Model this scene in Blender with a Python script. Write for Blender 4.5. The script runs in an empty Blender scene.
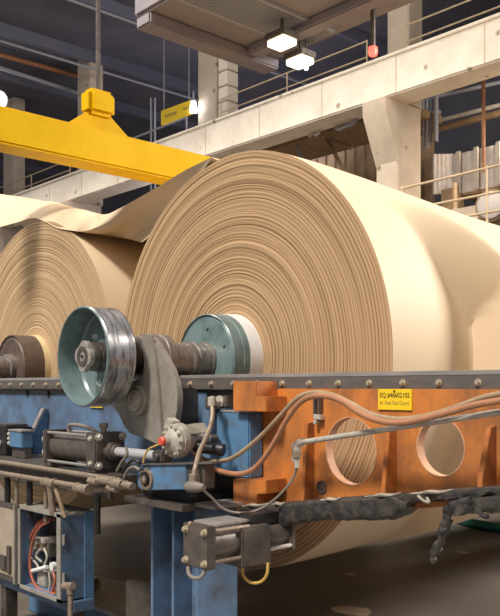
import bpy, bmesh, math, random
from mathutils import Vector, Matrix
from mathutils.noise import noise as pnoise
random.seed(7)
EYE = 1.6
# ------------------------------------------------------------------ camera, light, exposure
C = bpy.context.scene.collection
cd = bpy.data.cameras.new('camera'); cam = bpy.data.objects.new('camera', cd); C.objects.link(cam)
cam.location = (0, 0, EYE); cam.rotation_euler = (math.pi/2, 0, math.radians(45.88))
cd.sensor_fit = 'HORIZONTAL'; cd.sensor_width = 36; cd.lens = 825*36/500
cd.shift_x = -50/500; cd.shift_y = 79/500
cd.clip_start = .05; cd.clip_end = 300
bpy.context.scene.camera = cam
vs = bpy.context.scene.view_settings
vs.view_transform = 'Standard'; vs.look = 'None'; vs.exposure = 0.0; vs.gamma = 1; vs.use_curve_mapping = False
w = bpy.data.worlds.new('world'); bpy.context.scene.world = w; w.use_nodes = True
w.node_tree.nodes['Background'].inputs[0].default_value = (.80, .86, 1.0, 1)
w.node_tree.nodes['Background'].inputs[1].default_value = .24
sd = bpy.data.lights.new('high_bay_key', 'SUN'); so = bpy.data.objects.new('high_bay_key', sd); C.objects.link(so)
sd.energy = 4.1; sd.angle = math.radians(10); sd.color = (1, .93, .84)
so.rotation_euler = Vector((.10, -.66, .88)).to_track_quat('Z', 'Y').to_euler()
def area(name, loc, target, size, power, col):
    d = bpy.data.lights.new(name, 'AREA'); d.shape = 'SQUARE'; d.size = size; d.energy = power; d.color = col
    o = bpy.data.objects.new(name, d); C.objects.link(o); o.location = loc
    o.rotation_euler = (Vector(loc)-Vector(target)).to_track_quat('Z', 'Y').to_euler()
area('beam_fill', (-9.5, .5, 10.2), (-10, 11.5, 7.2), 2.5, 760, (1, .94, .86))  # unseen fill light, added to brighten the runway beam
area('high_bay_lamp_side', (2.0, 10.6, 7.0), (-3.0, 4.8, 1.8), 3.2, 1400, (1, .93, .87))
area('mezzanine_fill', (-7.5, 13.2, 6.5), (-9, 15.5, 4.5), .8, 80, (1, .82, .62))  # added fill without a fitting, lifts the dim cladding behind the beam
area('roof_fill', (-16, 13.5, 6.5), (-20, 16, 11), 3, 190, (.92, .88, 1))  # invented fill aimed upward to lighten the dark roof deck
area('high_bay_lamp_front', (1.5, -3, 6.5), (-3.5, 3, 1.4), 2.5, 90, (1, .88, .72))

# ------------------------------------------------------------------ pixel -> place on a vertical plane of the hall
def P(px, py, Y):
    t = (px-300)/825; X = Y*(.6963*t-.7180)/(.6963+.7180*t); f = -.7180*X+.6963*Y
    return Vector((X, Y, EYE+(387-py)*f/825))
def PXp(px, py, X):
    t = (px-300)/825; Y = X*(.6963+.7180*t)/(.6963*t-.7180); f = -.7180*X+.6963*Y
    return Vector((X, Y, EYE+(387-py)*f/825))

# ------------------------------------------------------------------ materials
def mat(name, col, rough=.6, metal=0, dirt=None, dirt_amt=.5, scale=6, emis=0, bump=0, bscale=40, stretch=(1, 1, 1), spec=.5):
    m = bpy.data.materials.new(name); m.use_nodes = True; nt = m.node_tree; N = nt.nodes; L = nt.links
    b = N['Principled BSDF']; b.inputs['Roughness'].default_value = rough; b.inputs['Metallic'].default_value = metal
    b.inputs['Specular IOR Level'].default_value = spec
    b.inputs['Base Color'].default_value = (*col, 1)
    if emis:
        b.inputs['Emission Color'].default_value = (*col, 1); b.inputs['Emission Strength'].default_value = emis
    if dirt or bump:
        g = N.new('ShaderNodeNewGeometry'); mp = N.new('ShaderNodeMapping'); mp.inputs['Scale'].default_value = stretch
        L.new(g.outputs['Position'], mp.inputs['Vector'])
    if dirt:
        n = N.new('ShaderNodeTexNoise'); n.inputs['Scale'].default_value = scale; n.inputs['Detail'].default_value = 7; n.inputs['Roughness'].default_value = .65
        L.new(mp.outputs[0], n.inputs['Vector'])
        r = N.new('ShaderNodeValToRGB'); r.color_ramp.elements[0].position = .42; r.color_ramp.elements[1].position = .68
        r.color_ramp.elements[0].color = (*col, 1)
        r.color_ramp.elements[1].color = tuple(c*(1-dirt_amt)+d*dirt_amt for c, d in zip(col, dirt))+(1,)
        L.new(n.outputs['Fac'], r.inputs[0]); L.new(r.outputs[0], b.inputs['Base Color'])
        q = N.new('ShaderNodeMapRange'); q.inputs[3].default_value = max(.05, rough-.12); q.inputs[4].default_value = min(1, rough+.15)
        L.new(n.outputs['Fac'], q.inputs[0]); L.new(q.outputs[0], b.inputs['Roughness'])
    if bump:
        n2 = N.new('ShaderNodeTexNoise'); n2.inputs['Scale'].default_value = bscale; n2.inputs['Detail'].default_value = 5
        L.new(mp.outputs[0], n2.inputs['Vector'])
        bp = N.new('ShaderNodeBump'); bp.inputs['Strength'].default_value = bump; bp.inputs['Distance'].default_value = .01
        L.new(n2.outputs['Fac'], bp.inputs['Height']); L.new(bp.outputs[0], b.inputs['Normal'])
    return m

M = {}
M['blue'] = mat('blue_paint', (.125, .215, .35), .42, 0, (.08, .08, .09), .85, 5, bump=.15)
M['blue2'] = mat('blue_paint_worn', (.10, .235, .41), .4, 0, (.11, .11, .11), .8, 9, bump=.1)
M['orange'] = mat('orange_paint', (.60, .205, .045), .48, 0, (.20, .085, .04), .85, 5, bump=.15, stretch=(1, 1, .6))
M['orange_d'] = mat('orange_steel_grimy', (.52, .17, .035), .55, 0, (.10, .05, .03), .8, 8, bump=.15)
M['hole'] = mat('flame_cut_edge', (.62, .34, .20), .7, 0, (.3, .15, .08), .5, 12)
M['steel_d'] = mat('dark_steel', (.10, .088, .08), .38, .3, (.21, .165, .125), .6, 14, bump=.1)
M['rail'] = mat('rail_steel', (.13, .118, .11), .45, .2, (.20, .17, .14), .6, 20, stretch=(.3, 1, 1))
M['cap'] = mat('rail_cap_steel', (.46, .43, .40), .36, .4, (.20, .18, .16), .6, 22, stretch=(.15, 1, 1))
M['bolt'] = mat('zinc_bolt', (.62, .53, .38), .4, .5, (.2, .15, .1), .5, 60)
M['cam'] = mat('grey_painted_casting', (.34, .31, .27), .42, .15, (.16, .13, .10), .6, 7, bump=.12)
M['rim'] = mat('polished_plate_edge', (.55, .50, .43), .35, .5, (.3, .25, .2), .5, 30)
M['journal'] = mat('worn_journal_steel', (.34, .30, .27), .34, .5, (.12, .095, .08), .7, 16, stretch=(1, 3, 1))
M['black'] = mat('black_grease', (.018, .018, .018), .4, .1, (.05, .04, .035), .5, 20)
M['green'] = mat('green_enamel', (.18, .25, .25), .30, 0, (.05, .09, .085), .6, 8)
M['chrome'] = mat('bright_rod', (.82, .82, .84), .3, .55)
M['pale'] = mat('pale_machined_cap', (.52, .47, .42), .4, .4, (.2, .16, .13), .6, 40)
M['brown_hub'] = mat('brown_hub_steel', (.16, .115, .09), .45, .3, (.07, .055, .05), .7, 12)
M['white'] = mat('white_core_sleeve', (.80, .80, .78), .5, 0, (.5, .48, .42), .4, 8)
M['sleeve_y'] = mat('yellowed_core_sleeve', (.70, .55, .30), .6, 0, (.5, .38, .2), .5, 8)
M['rubber'] = mat('torn_black_rubber', (.030, .027, .027), .5, 0, (.10, .085, .07), .8, 18, bump=.4, bscale=60)
M['tape'] = mat('pale_rubber_scuff', (.42, .36, .29), .7, 0, (.1, .09, .08), .7, 25)
M['hose_t'] = mat('tan_hose', (.40, .29, .18), .5, 0, (.2, .14, .09), .5, 14)
M['hose_c'] = mat('copper_hose', (.45, .21, .11), .42, 0, (.25, .12, .08), .5, 14)
M['hose_r'] = mat('red_hose', (.42, .12, .065), .4)
M['hose_y'] = mat('yellow_hose', (.62, .40, .10), .5)
M['hose_g'] = mat('grey_hose', (.22, .19, .16), .5)
M['pipe'] = mat('galvanised_pipe', (.60, .56, .48), .38, .25, (.25, .2, .16), .5, 18)
M['pipe_b'] = mat('dusty_pipe', (.34, .27, .20), .5, .35, (.16, .11, .08), .6, 22)
M['valve'] = mat('cast_valve_metal', (.52, .49, .42), .5, .25, (.25, .2, .14), .6, 40, bump=.2)
M['redcap'] = mat('red_cap', (.70, .10, .05), .4)
M['yellow'] = mat('yellow_crane_paint', (.66, .40, .0), .55, 0, (.48, .28, .0), .4, 3, spec=.1)
M['sign'] = mat('yellow_plate', (.90, .60, .02), .45)
M['ink'] = mat('black_ink', (.03, .025, .02), .6)
M['ink2'] = mat('faded_ink', (.40, .28, .06), .6)
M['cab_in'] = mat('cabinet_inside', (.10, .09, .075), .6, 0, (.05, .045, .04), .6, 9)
M['cab_edge'] = mat('cabinet_lip', (.40, .38, .33), .5, .2, (.2, .17, .13), .6, 12)
M['cab_tan'] = mat('tan_backplate', (.42, .35, .26), .55, 0, (.25, .2, .15), .6, 9)
M['trolley'] = mat('grey_crane_steel', (.20, .18, .205), .6, 0, (.30, .245, .215), .5, 1.5)
M['lampw'] = mat('lamp_glass_warm', (1, .85, .65), .4, emis=3)
M['lampb'] = mat('lamp_glass_white', (.85, .92, 1), .4, emis=14)
M['lampr'] = mat('lamp_glass_red', (1, .07, .05), .3, emis=4)
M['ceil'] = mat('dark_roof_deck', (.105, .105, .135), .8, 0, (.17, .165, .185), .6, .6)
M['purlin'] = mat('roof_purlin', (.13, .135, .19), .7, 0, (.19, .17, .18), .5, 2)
M['conduit'] = mat('pale_conduit', (.30, .30, .33), .5)
M['rust'] = mat('rusty_rod', (.38, .16, .07), .6, 0, (.2, .1, .05), .6, 8)
M['timber'] = mat('brown_brace', (.26, .17, .09), .7, 0, (.14, .09, .06), .6, 5)
M['clad'] = mat('pale_sheet_cladding', (.50, .45, .41), .5, 0, (.30, .24, .2), .6, 3)
M['rail_t'] = mat('tan_handrail', (.62, .48, .30), .5, 0, (.35, .25, .16), .5, 6)
M['slat'] = mat('brown_wall_cladding', (.30, .21, .125), .6, 0, (.14, .09, .06), .6, 2)
M['greenp'] = mat('green_floor_paint', (.02, .14, .09), .5)
M['scrap'] = mat('torn_paper', (.62, .47, .30), .8, 0, (.4, .3, .2), .5, 12)

def concrete(name, col, streak):
    m = mat(name, col, .8, 0, streak, .55, 1.6, bump=.25, bscale=9)
    nt = m.node_tree; N = nt.nodes; L = nt.links; b = N['Principled BSDF']
    src = b.inputs['Base Color'].links[0].from_socket
    g = N.new('ShaderNodeNewGeometry')
    v = N.new('ShaderNodeTexVoronoi'); v.inputs['Scale'].default_value = 2.2; L.new(g.outputs['Position'], v.inputs['Vector'])
    r = N.new('ShaderNodeValToRGB'); r.color_ramp.elements[0].position = .09; r.color_ramp.elements[1].position = .15
    r.color_ramp.elements[0].color = (.35, .28, .22, 1); r.color_ramp.elements[1].color = (1, 1, 1, 1)
    L.new(v.outputs['Distance'], r.inputs[0])
    x = N.new('ShaderNodeMix'); x.data_type = 'RGBA'; x.blend_type = 'MULTIPLY'; x.inputs[0].default_value = .8
    L.new(src, x.inputs[6]); L.new(r.outputs[0], x.inputs[7]); L.new(x.outputs[2], b.inputs['Base Color'])
    return m
M['conc'] = concrete('cream_painted_concrete', (.86, .77, .64), (.60, .50, .40))
M['conc2'] = concrete('bare_concrete', (.56, .46, .35), (.38, .30, .22))

def paper_side():
    m = mat('kraft_paper', (.74, .575, .385), .55, 0, (.68, .515, .33), .6, 1.2, spec=.35)
    return m
M['paper'] = paper_side()
def paper_end(name, base, dark, cx, cz):
    m = bpy.data.materials.new(name); m.use_nodes = True; nt = m.node_tree; N = nt.nodes; L = nt.links; b = N['Principled BSDF']
    b.inputs['Roughness'].default_value = .8; b.inputs['Specular IOR Level'].default_value = .2
    g = N.new('ShaderNodeNewGeometry'); s = N.new('ShaderNodeSeparateXYZ'); L.new(g.outputs['Position'], s.inputs[0])
    def mth(op, a, bb=None):
        n = N.new('ShaderNodeMath'); n.operation = op
        for i, v in enumerate((a, bb)):
            if v is None: continue
            if isinstance(v, (int, float)): n.inputs[i].default_value = v
            else: L.new(v, n.inputs[i])
        return n.outputs[0]
    dx = mth('SUBTRACT', s.outputs[0], cx); dz = mth('SUBTRACT', s.outputs[2], cz)
    ns = N.new('ShaderNodeTexNoise'); ns.inputs['Scale'].default_value = 1.6; L.new(g.outputs['Position'], ns.inputs['Vector'])
    r = mth('ADD', mth('SQRT', mth('ADD', mth('MULTIPLY', dx, dx), mth('MULTIPLY', dz, dz))), mth('MULTIPLY', ns.outputs['Fac'], .035))
    def band(freq, detail, w):
        n = N.new('ShaderNodeTexNoise'); n.noise_dimensions = '2D'; n.inputs['Scale'].default_value = 1; n.inputs['Detail'].default_value = detail
        c = N.new('ShaderNodeCombineXYZ'); L.new(mth('MULTIPLY', r, freq), c.inputs[0])
        ang = mth('ARCTAN2', dz, dx); L.new(mth('MULTIPLY', mth('ABSOLUTE', ang), w), c.inputs[1])
        L.new(c.outputs[0], n.inputs['Vector']); return n.outputs['Fac']
    b1 = band(75, 3, .3); b2 = band(210, 2, .8)
    # evenly spaced wound layers, seen as fine dark lines
    ln = mth('POWER', mth('ADD', mth('MULTIPLY', mth('SINE', mth('ADD', mth('MULTIPLY', r, 260), mth('MULTIPLY', b1, 9))), .5), .5), 2.2)
    v = mth('ADD', mth('MULTIPLY', b1, 1.25), mth('ADD', mth('MULTIPLY', b2, .55), mth('MULTIPLY', ln, -.42)))
    ramp = N.new('ShaderNodeValToRGB'); e = ramp.color_ramp.elements
    e[0].position = .38; e[1].position = .92; e[0].color = (*dark, 1); e[1].color = (*base, 1)
    L.new(v, ramp.inputs[0]); L.new(ramp.outputs[0], b.inputs['Base Color'])
    bp = N.new('ShaderNodeBump'); bp.inputs['Strength'].default_value = .3; bp.inputs['Distance'].default_value = .006
    L.new(v, bp.inputs['Height']); L.new(bp.outputs[0], b.inputs['Normal'])
    return m

def drum_steel():
    m = mat('scuffed_drum_steel', (.62, .61, .60), .25, .7, (.07, .07, .08), .95, 5, stretch=(1.6, 9, 1.6))
    return m
M['drum'] = drum_steel()
def floor_mat():
    m = mat('worn_concrete_floor', (.15, .13, .11), .36, 0, (.24, .205, .17), .7, 1.1, bump=.12, bscale=12)
    return m
M['floor'] = floor_mat()

# ------------------------------------------------------------------ mesh tools
class MB:
    def __init__(s): s.bm = bmesh.new()
    def box(s, a, b, bev=0, rz=0):
        a, b = Vector(a), Vector(b)
        lo = Vector([min(a[i], b[i]) for i in range(3)]); hi = Vector([max(a[i], b[i]) for i in range(3)])
        t = bmesh.new(); bmesh.ops.create_cube(t, size=1)
        for v in t.verts: v.co = Vector([v.co[i]*(hi-lo)[i] for i in range(3)])
        if bev: bmesh.ops.bevel(t, geom=t.edges[:], offset=min(bev, min(hi-lo)*.45), segments=2, affect='EDGES')
        if rz: bmesh.ops.rotate(t, verts=t.verts[:], matrix=Matrix.Rotation(rz, 3, 'Z'))
        for v in t.verts: v.co += (lo+hi)/2
        s.merge(t); return s
    def merge(s, t):
        me = bpy.data.meshes.new('t'); t.to_mesh(me); t.free(); s.bm.from_mesh(me); bpy.data.meshes.remove(me)
    def prism(s, pts, off, bev=0):
        t = bmesh.new(); off = Vector(off)
        vs_ = [t.verts.new(p) for p in pts]; f = t.faces.new(vs_)
        r = bmesh.ops.extrude_face_region(t, geom=[f])
        for g in r['geom']:
            if isinstance(g, bmesh.types.BMVert): g.co += off
        bmesh.ops.recalc_face_normals(t, faces=t.faces[:])
        if bev: bmesh.ops.bevel(t, geom=t.edges[:], offset=bev, segments=2, affect='EDGES')
        s.merge(t); return s
    def pp(s, pix, Y, d, bev=0):       # outline given on plane Y, thickness d away from the camera side
        return s.prism([P(x, y, Y) for x, y in pix], (0, d, 0), bev)
    def lathe(s, o, d, prof, n=48, closed=False):
        o = Vector(o); d = Vector(d).normalized(); q = d.to_track_quat('Z', 'Y'); t = bmesh.new(); rings = []
        for (h, r) in prof:
            if r < 1e-6: rings.append([t.verts.new(o+d*h)])
            else: rings.append([t.verts.new(o+q @ Vector((r*math.cos(2*math.pi*i/n), r*math.sin(2*math.pi*i/n), h))) for i in range(n)])
        for A, B in zip(rings, rings[1:]):
            for i in range(n):
                j = (i+1) % n
                if len(A) == 1 and len(B) == 1: continue
                if len(A) == 1: t.faces.new((A[0], B[i], B[j]))
                elif len(B) == 1: t.faces.new((A[i], A[j], B[0]))
                else: t.faces.new((A[i], A[j], B[j], B[i]))
        bmesh.ops.recalc_face_normals(t, faces=t.faces[:]); s.merge(t); return s
    def cyl(s, a, b, r, n=20, r2=None):
        a, b = Vector(a), Vector(b); L = (b-a).length; r2 = r if r2 is None else r2; c = min(r, L)*.08
        return s.lathe(a, b-a, [(0, 0), (0, r-c), (c, r), (L-c, r2), (L, r2-c), (L, 0)], n)
    def tube(s, pts, r, n=10, sub=6):
        pts = [Vector(p) for p in pts]; path = []
        if sub > 1 and len(pts) > 2:
            e = [pts[0]*2-pts[1]]+pts+[pts[-1]*2-pts[-2]]
            for i in range(1, len(e)-2):
                for k in range(sub):
                    t = k/sub; a, b, c, d = e[i-1], e[i], e[i+1], e[i+2]
                    path.append(.5*((2*b)+(c-a)*t+(2*a-5*b+4*c-d)*t*t+(3*b-a-3*c+d)*t**3))
            path.append(pts[-1])
        else: path = pts
        t = bmesh.new(); rings = []; up = Vector((0, 0, 1)); prev = None
        for i, p in enumerate(path):
            tg = (path[min(i+1, len(path)-1)]-path[max(i-1, 0)]).normalized()
            if prev is None:
                x = tg.cross(up); x = x if x.length > .05 else tg.cross(Vector((1, 0, 0)))
            else: x = prev-tg*prev.dot(tg)
            x.normalize(); y = tg.cross(x); prev = x
            rr = r(i/(len(path)-1)) if callable(r) else r
            rings.append([t.verts.new(p+(x*math.cos(a)+y*math.sin(a))*rr) for a in [2*math.pi*k/n for k in range(n)]])
        for A, B in zip(rings, rings[1:]):
            for i in range(n): t.faces.new((A[i], A[(i+1) % n], B[(i+1) % n], B[i]))
        t.faces.new(rings[0][::-1]); t.faces.new(rings[-1])
        bmesh.ops.recalc_face_normals(t, faces=t.faces[:]); s.merge(t); return s
    def build(s, name, m, parent=None):
        bm = s.bm
        for f in bm.faces: f.smooth = True
        for e in bm.edges:
            if len(e.link_faces) != 2 or e.calc_face_angle(0) > .6: e.smooth = False
        lo = Vector([min(v.co[i] for v in bm.verts) for i in range(3)]); hi = Vector([max(v.co[i] for v in bm.verts) for i in range(3)])
        o_ = Vector(((lo.x+hi.x)/2, (lo.y+hi.y)/2, lo.z)) if parent is None else (lo+hi)/2
        for v in bm.verts: v.co -= o_
        me = bpy.data.meshes.new(name); bm.to_mesh(me); bm.free(); me.materials.append(m)
        o = bpy.data.objects.new(name, me); C.objects.link(o)
        if parent is not None:
            o.parent = parent; o.location = o_-wl(parent)
        else: o.location = o_
        return o
def wl(o):
    v = Vector(o.location); p = o.parent
    while p: v += Vector(p.location); p = p.parent
    return v
def tag(o, label, cat, group=None, kind=None):
    if label: o['label'] = label
    if cat: o['category'] = cat
    if group: o['group'] = group
    if kind: o['kind'] = kind
    return o
def thing(name, loc, label, cat, group=None):
    o = bpy.data.objects.new(name, None); C.objects.link(o); o.location = loc; o.empty_display_size = .1
    return tag(o, label, cat, group)
def struct(o): o['kind'] = 'structure'; return o
def inst(name, src, loc, parent):      # loc in world, shares the mesh
    o = src.copy(); o.name = name; C.objects.link(o); o.parent = parent; o.location = Vector(loc)-wl(parent); return o
def hexbolt(c, d, r, h, washer=True):
    m = MB(); d = Vector(d).normalized(); c = Vector(c)
    if washer: m.lathe(c, d, [(0, 0), (0, r*1.45), (h*.25, r*1.45), (h*.25, 0)], 20)
    m.lathe(c+d*h*.25, d, [(0, 0), (0, r), (h*.7, r), (h*.85, r*.85), (h*.85, 0)], 6)
    return m
def bolts(name, m, parent, centers, d, r, h):
    first = None
    for c in centers:
        if first is None: first = hexbolt(c, d, r, h).build(name, m, parent); off = wl(first)-Vector(c)
        else: inst(name, first, Vector(c)+off, parent)

# ------------------------------------------------------------------ setting
ZF = 0.0
struct(MB().box((-48, -6, -.3), (14, 22, 0)).build('floor', M['floor']))
m = MB()
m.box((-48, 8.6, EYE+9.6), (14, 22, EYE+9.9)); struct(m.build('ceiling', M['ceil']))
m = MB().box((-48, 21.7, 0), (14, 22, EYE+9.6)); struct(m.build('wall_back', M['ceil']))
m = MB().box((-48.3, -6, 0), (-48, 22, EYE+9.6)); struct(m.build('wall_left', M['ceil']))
for k in range(11):
    x = -46+k*3.1
    struct(MB().box((x, 8.7, EYE+9.3), (x+.16, 21.6, EYE+9.6)).build('trim_%d' % (k+1), M['purlin']))
for k, (x, z) in enumerate([(-17.4, 8.95), (-20.6, 8.9)]):
    o = MB().cyl((x, 8.8, EYE+z), (x, 21.5, EYE+z), .035, 8).build('overhead_conduit', M['conduit'])
    tag(o, ['pale conduit under the roof, nearest the crane trolley', 'pale conduit under the roof, further left from the crane trolley'][k], 'pipe')

# ------------------------------------------------------------------ runway beam and columns
bx0, bx1 = -32, 1
bt = EYE+5.98; bb = EYE+5.24
m = MB(); seg = 1.85; x = bx0
t = thing('runway_beam', ((bx0+bx1)/2, 11.8, bb), 'long cream painted concrete crane runway beam rising to the right', 'beam')
m.box((bx0, 11.5, bb), (bx1, 12.1, bt), .03); m.build('beam_body', M['conc'], t)
m = MB().box((bx0, 11.46, bt-.05), (bx1, 11.62, bt+.01), .01); m.build('top_lip', M['conc'], t)
X = bx0+.4
first = None
while X < bx1:
    if first is None: first = MB().box((X, 11.492, bb+.02), (X+.02, 11.502, bt-.06)).build('panel_joint', M['conc2'], t); off = wl(first)-Vector((X, 0, 0))
    else: inst('panel_joint', first, Vector((X, 0, 0))+off, t)
    X += 1.85
tops = [-10.12, -16.05, -21.85, -26.8]
wh = ['concrete column with a stepped corbel carrying the runway beam, right of the middle',
      'bare concrete column above the beam, beside the hanging yellow sign',
      'concrete column rising behind the yellow lifting beam',
      'concrete column at the far left edge behind the railing']
for i, cx in enumerate(tops):
    t = thing('concrete_column', (cx+.3, 12.2, 0), wh[i], 'column')
    wd = .52 if i == 0 else .72
    MB().box((cx, 11.8, 0), (cx+wd, 12.5, bb+.02), .02).build('lower_shaft', M['conc2'] if i else M['conc2'], t)
    MB().box((cx, 12.12, bb), (cx+wd, 12.55, EYE+9.58), .02).build('upper_shaft', M['conc2'], t)
    # corbel
    c = MB().prism([Vector((cx-.02, 11.82, EYE+4.1)), Vector((cx-.02, 11.44, EYE+4.98)), Vector((cx-.02, 11.42, bb)), Vector((cx-.02, 11.82, bb))], (wd+.04, 0, 0), .012)
    c.build('corbel', M['conc2'], t)
# stepped masonry strip beside the upper column
m = MB()
for k in range(9): m.box((-15.29, 12.14, bt+.0+k*.36), (-14.97, 12.5, bt+.33+k*.36), .02)
tag(m.build('masonry_pilaster', M['conc']), 'narrow stack of pale blocks against the column beside the yellow sign', 'masonry')

# railing on the runway
def rail_run(name, x0, x1, Y, z0, hs, step, label, mt, r=.025, post=None):
    t = thing(name, ((x0+x1)/2, Y, z0), label, 'railing')
    for h in hs: MB().cyl((x0, Y, z0+h), (x1, Y, z0+h), r, 10).build('rail', mt, t)
    X = x0; first = None
    while X <= x1+.01:
        if first is None: first = MB().cyl((X, Y, z0), (X, Y, z0+hs[0]+.02), r, 10).build('post', mt, t); off = wl(first)-Vector((X, 0, 0))
        else: inst('post', first, Vector((X, 0, 0))+off, t)
        X += step
rail_run('walkway_railing', -14.7, -10.3, 11.75, bt, (.55, .25), 2.2, 'tan handrail along the runway beam, right of the block strip', M['rail_t'], .016)
rail_run('walkway_railing', -9.4, 0, 11.75, bt, (.55, .25), 2.35, 'tan handrail along the right end of the runway beam', M['rail_t'], .016)
rail_run('walkway_railing', -26.4, -21.6, 11.75, bt, (.55, .25), 2.4, 'pale handrail on the runway beam, left of the yellow lifting gear', M['rail_t'], .02)
rail_run('walkway_railing', -20.8, -16.0, 11.75, bt, (.45,), 2.4, 'grey handrail on the runway beam below the yellow sign', M['conduit'], .025)

# hanging yellow sign + lamp
a = P(160, 125, 12.0); 
t = thing('hanging_sign', tuple(P(178, 125, 12.0)), 'small yellow sign hanging over the runway beam left of the column', 'sign')
MB().pp([(161, 111), (191, 100), (191, 114), (161, 125)], 12.0, .05).build('sign_panel', M['sign'], t)
m = MB()
for x in (164, 189):
    p = P(x, 112 if x < 170 else 102, 12.02); MB().cyl((p.x, p.y, EYE+9.6), p, .012, 6).build('hanger', M['conduit'], t)
for k in range(5): MB().pp([(165+k*2.4, 115-k*.85), (166.6+k*2.4, 114.4-k*.85), (166.6+k*2.4, 117.4-k*.85), (165+k*2.4, 118-k*.85)], 11.99, .01).build('lettering', M['ink2'], t)
for k in range(3): MB().pp([(183+k*2.2, 107.8-k*.8), (184.5+k*2.2, 107.3-k*.8), (184.5+k*2.2, 109.8-k*.8), (183+k*2.2, 110.3-k*.8)], 11.99, .01).build('lettering', M['ink2'], t)
t = thing('work_lamp', tuple(P(194, 112, 12.0)), 'bright white lamp at the right end of the yellow sign', 'lamp')
MB().lathe(P(193.5, 112, 11.95), (0, 0, 1), [(0, 0), (0, .10), (.22, .06), (.24, 0)], 16).build('lamp_glass', M['lampb'], t)
MB().lathe(P(193.5, 101.6, 11.95), (0, 0, 1), [(0, 0), (0, .07), (.1, .03), (.25, .02), (.25, 0)], 12).build('lamp_cap', M['conduit'], t)

# floodlight at left edge
t = thing('floodlight', tuple(P(-2, 103, 10.4)), 'glaring white floodlight at the left edge under the roof', 'lamp')
MB().lathe(P(-2, 100, 10.4), (.7, -.7, -.15), [(0, 0), (0, .25), (.05, .25), (.05, 0)], 20).build('lens', M['lampb'], t)
MB().lathe(P(-2, 100, 10.4), (-.7, .7, .15), [(0, .0), (0, .3), (.3, .14), (.45, .1), (.45, 0)], 20).build('housing', M['steel_d'], t)

# service pipes upper left
for (a, b, r, mt, lb) in [((-6, 53), (88, 79), .07, 'rust', 'rusty brown pipe under the dark roof at the upper left'),
                          ((-6, 66), (78, 93), .06, 'conduit', 'grey pipe just below the rusty pipe at the upper left')]:
    pa = P(a[0], a[1], 10.0)
    pb = PXp(b[0], b[1], pa.x)
    o = MB().cyl(pa, pb, r, 10).build('service_pipe', M[mt]); tag(o, lb, 'pipe')
for k in range(2):
    x = 151+k*4
    p = P(x, 134, 13); o = MB().cyl((p.x, p.y, 0), (p.x, p.y, P(x, 98, 13).z), .03, 8).build('conduit_riser', M['conduit'])
    tag(o, ['thin vertical conduit left of the yellow sign, left one of the pair', 'thin vertical conduit left of the yellow sign, right one of the pair'][k], 'pipe')

# ------------------------------------------------------------------ mezzanine behind the beam at the right
def slat_wall(Y, x0, x1, z0, z1, step, m_):
    m = MB(); m.box((x0, Y+.06, z0), (x1, Y+.1, z1)); X = x0
    while X < x1-.01:
        m.box((X, Y, z0), (X+step*.55, Y+.07, z1), .01); X += step
    return m.build('ribbed_wall_cladding', m_)
a = P(285, 145, 15.5); b = P(432, 145, 15.5)
tag(slat_wall(15.5, a.x, b.x, 0, EYE+6.2, .34, M['slat']), 'brown ribbed wall cladding behind the big paper roll, left of the corbelled column', 'wall cladding')
m = MB().box((-17, 12.7, EYE+5.45), (-10.2, 14.0, EYE+5.62), .02)
tag(m.build('mezzanine_deck', M['timber']), 'brown deck soffit under the runway beam above the ribbed cladding', 'deck')
for k, (a, b) in enumerate([((326, 138), (345, 172)), ((296, 146), (304, 162)), ((330, 140), (352, 148))]):
    o = MB().cyl(P(*a, 12.9), P(*b, 12.9), .05, 4).build('diagonal_brace', M['timber'] if k != 1 else M['conduit'])
    tag(o, ['brown diagonal brace behind the beam, steep one with its foot behind the roll', 'grey diagonal brace at the left end behind the beam', 'short brown brace running right behind the beam'][k], 'brace')
m = MB(); m.tube([P(309, 137, 12.0), P(312, 133, 12.0), P(316, 135, 12.0), P(320, 131, 12.0)], .035, 6)
tag(m.build('cable_loop', M['pipe']), 'pale cable loop hanging below the beam', 'cable')
m = MB(); m.tube([P(335, 128, 12.0), P(340, 129, 12.0), P(346, 126, 12.0), P(352, 124, 12.0), P(357, 119, 12.0)], .04, 6)
tag(m.build('cable_loop', M['conduit']), 'grey cable bundle below the beam beside the corbel', 'cable')
# pipes right
for k, (a, b, r, mt) in enumerate([((422, 125), (520, 100), .045, 'pipe'), ((422, 133), (520, 108), .07, 'timber'), ((430, 98), (520, 78), .04, 'conduit'), ((422, 116), (440, 112), .05, 'conduit')]):
    pa = P(a[0], a[1], 14.2); pb = P(b[0], b[1], 14.2)
    o = MB().cyl(pa, pb, r, 8).build('service_pipe', M[mt])
    tag(o, ['pale pipe behind the column at the upper right, middle of three', 'brown pipe behind the column at the upper right, lowest of three',
            'thin grey pipe highest behind the column at the upper right', 'short grey pipe stub beside the column at the upper right'][k], 'pipe')
t = thing('conduit_rack', tuple(P(430, 150, 13.6)), 'cluster of vertical grey conduits beside the corbelled column', 'conduit rack')
for x, y0, y1, r in [(424, 97, 146, .025), (427.5, 95, 148, .03), (431, 100, 144, .02), (436, 105, 142, .05)]:
    MB().cyl(P(x, y1, 13.6), Vector((P(x, y0, 13.6).x, 13.6, bt)), r, 8).build('conduit', M['conduit'], t)
o = MB().cyl(P(483.5, 172, 12.6), P(483.5, 20, 12.6), .035, 8).build('hanger_rod', M['rust']); tag(o, 'rusty vertical hanger rod at the right under the beam', 'rod')
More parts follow.
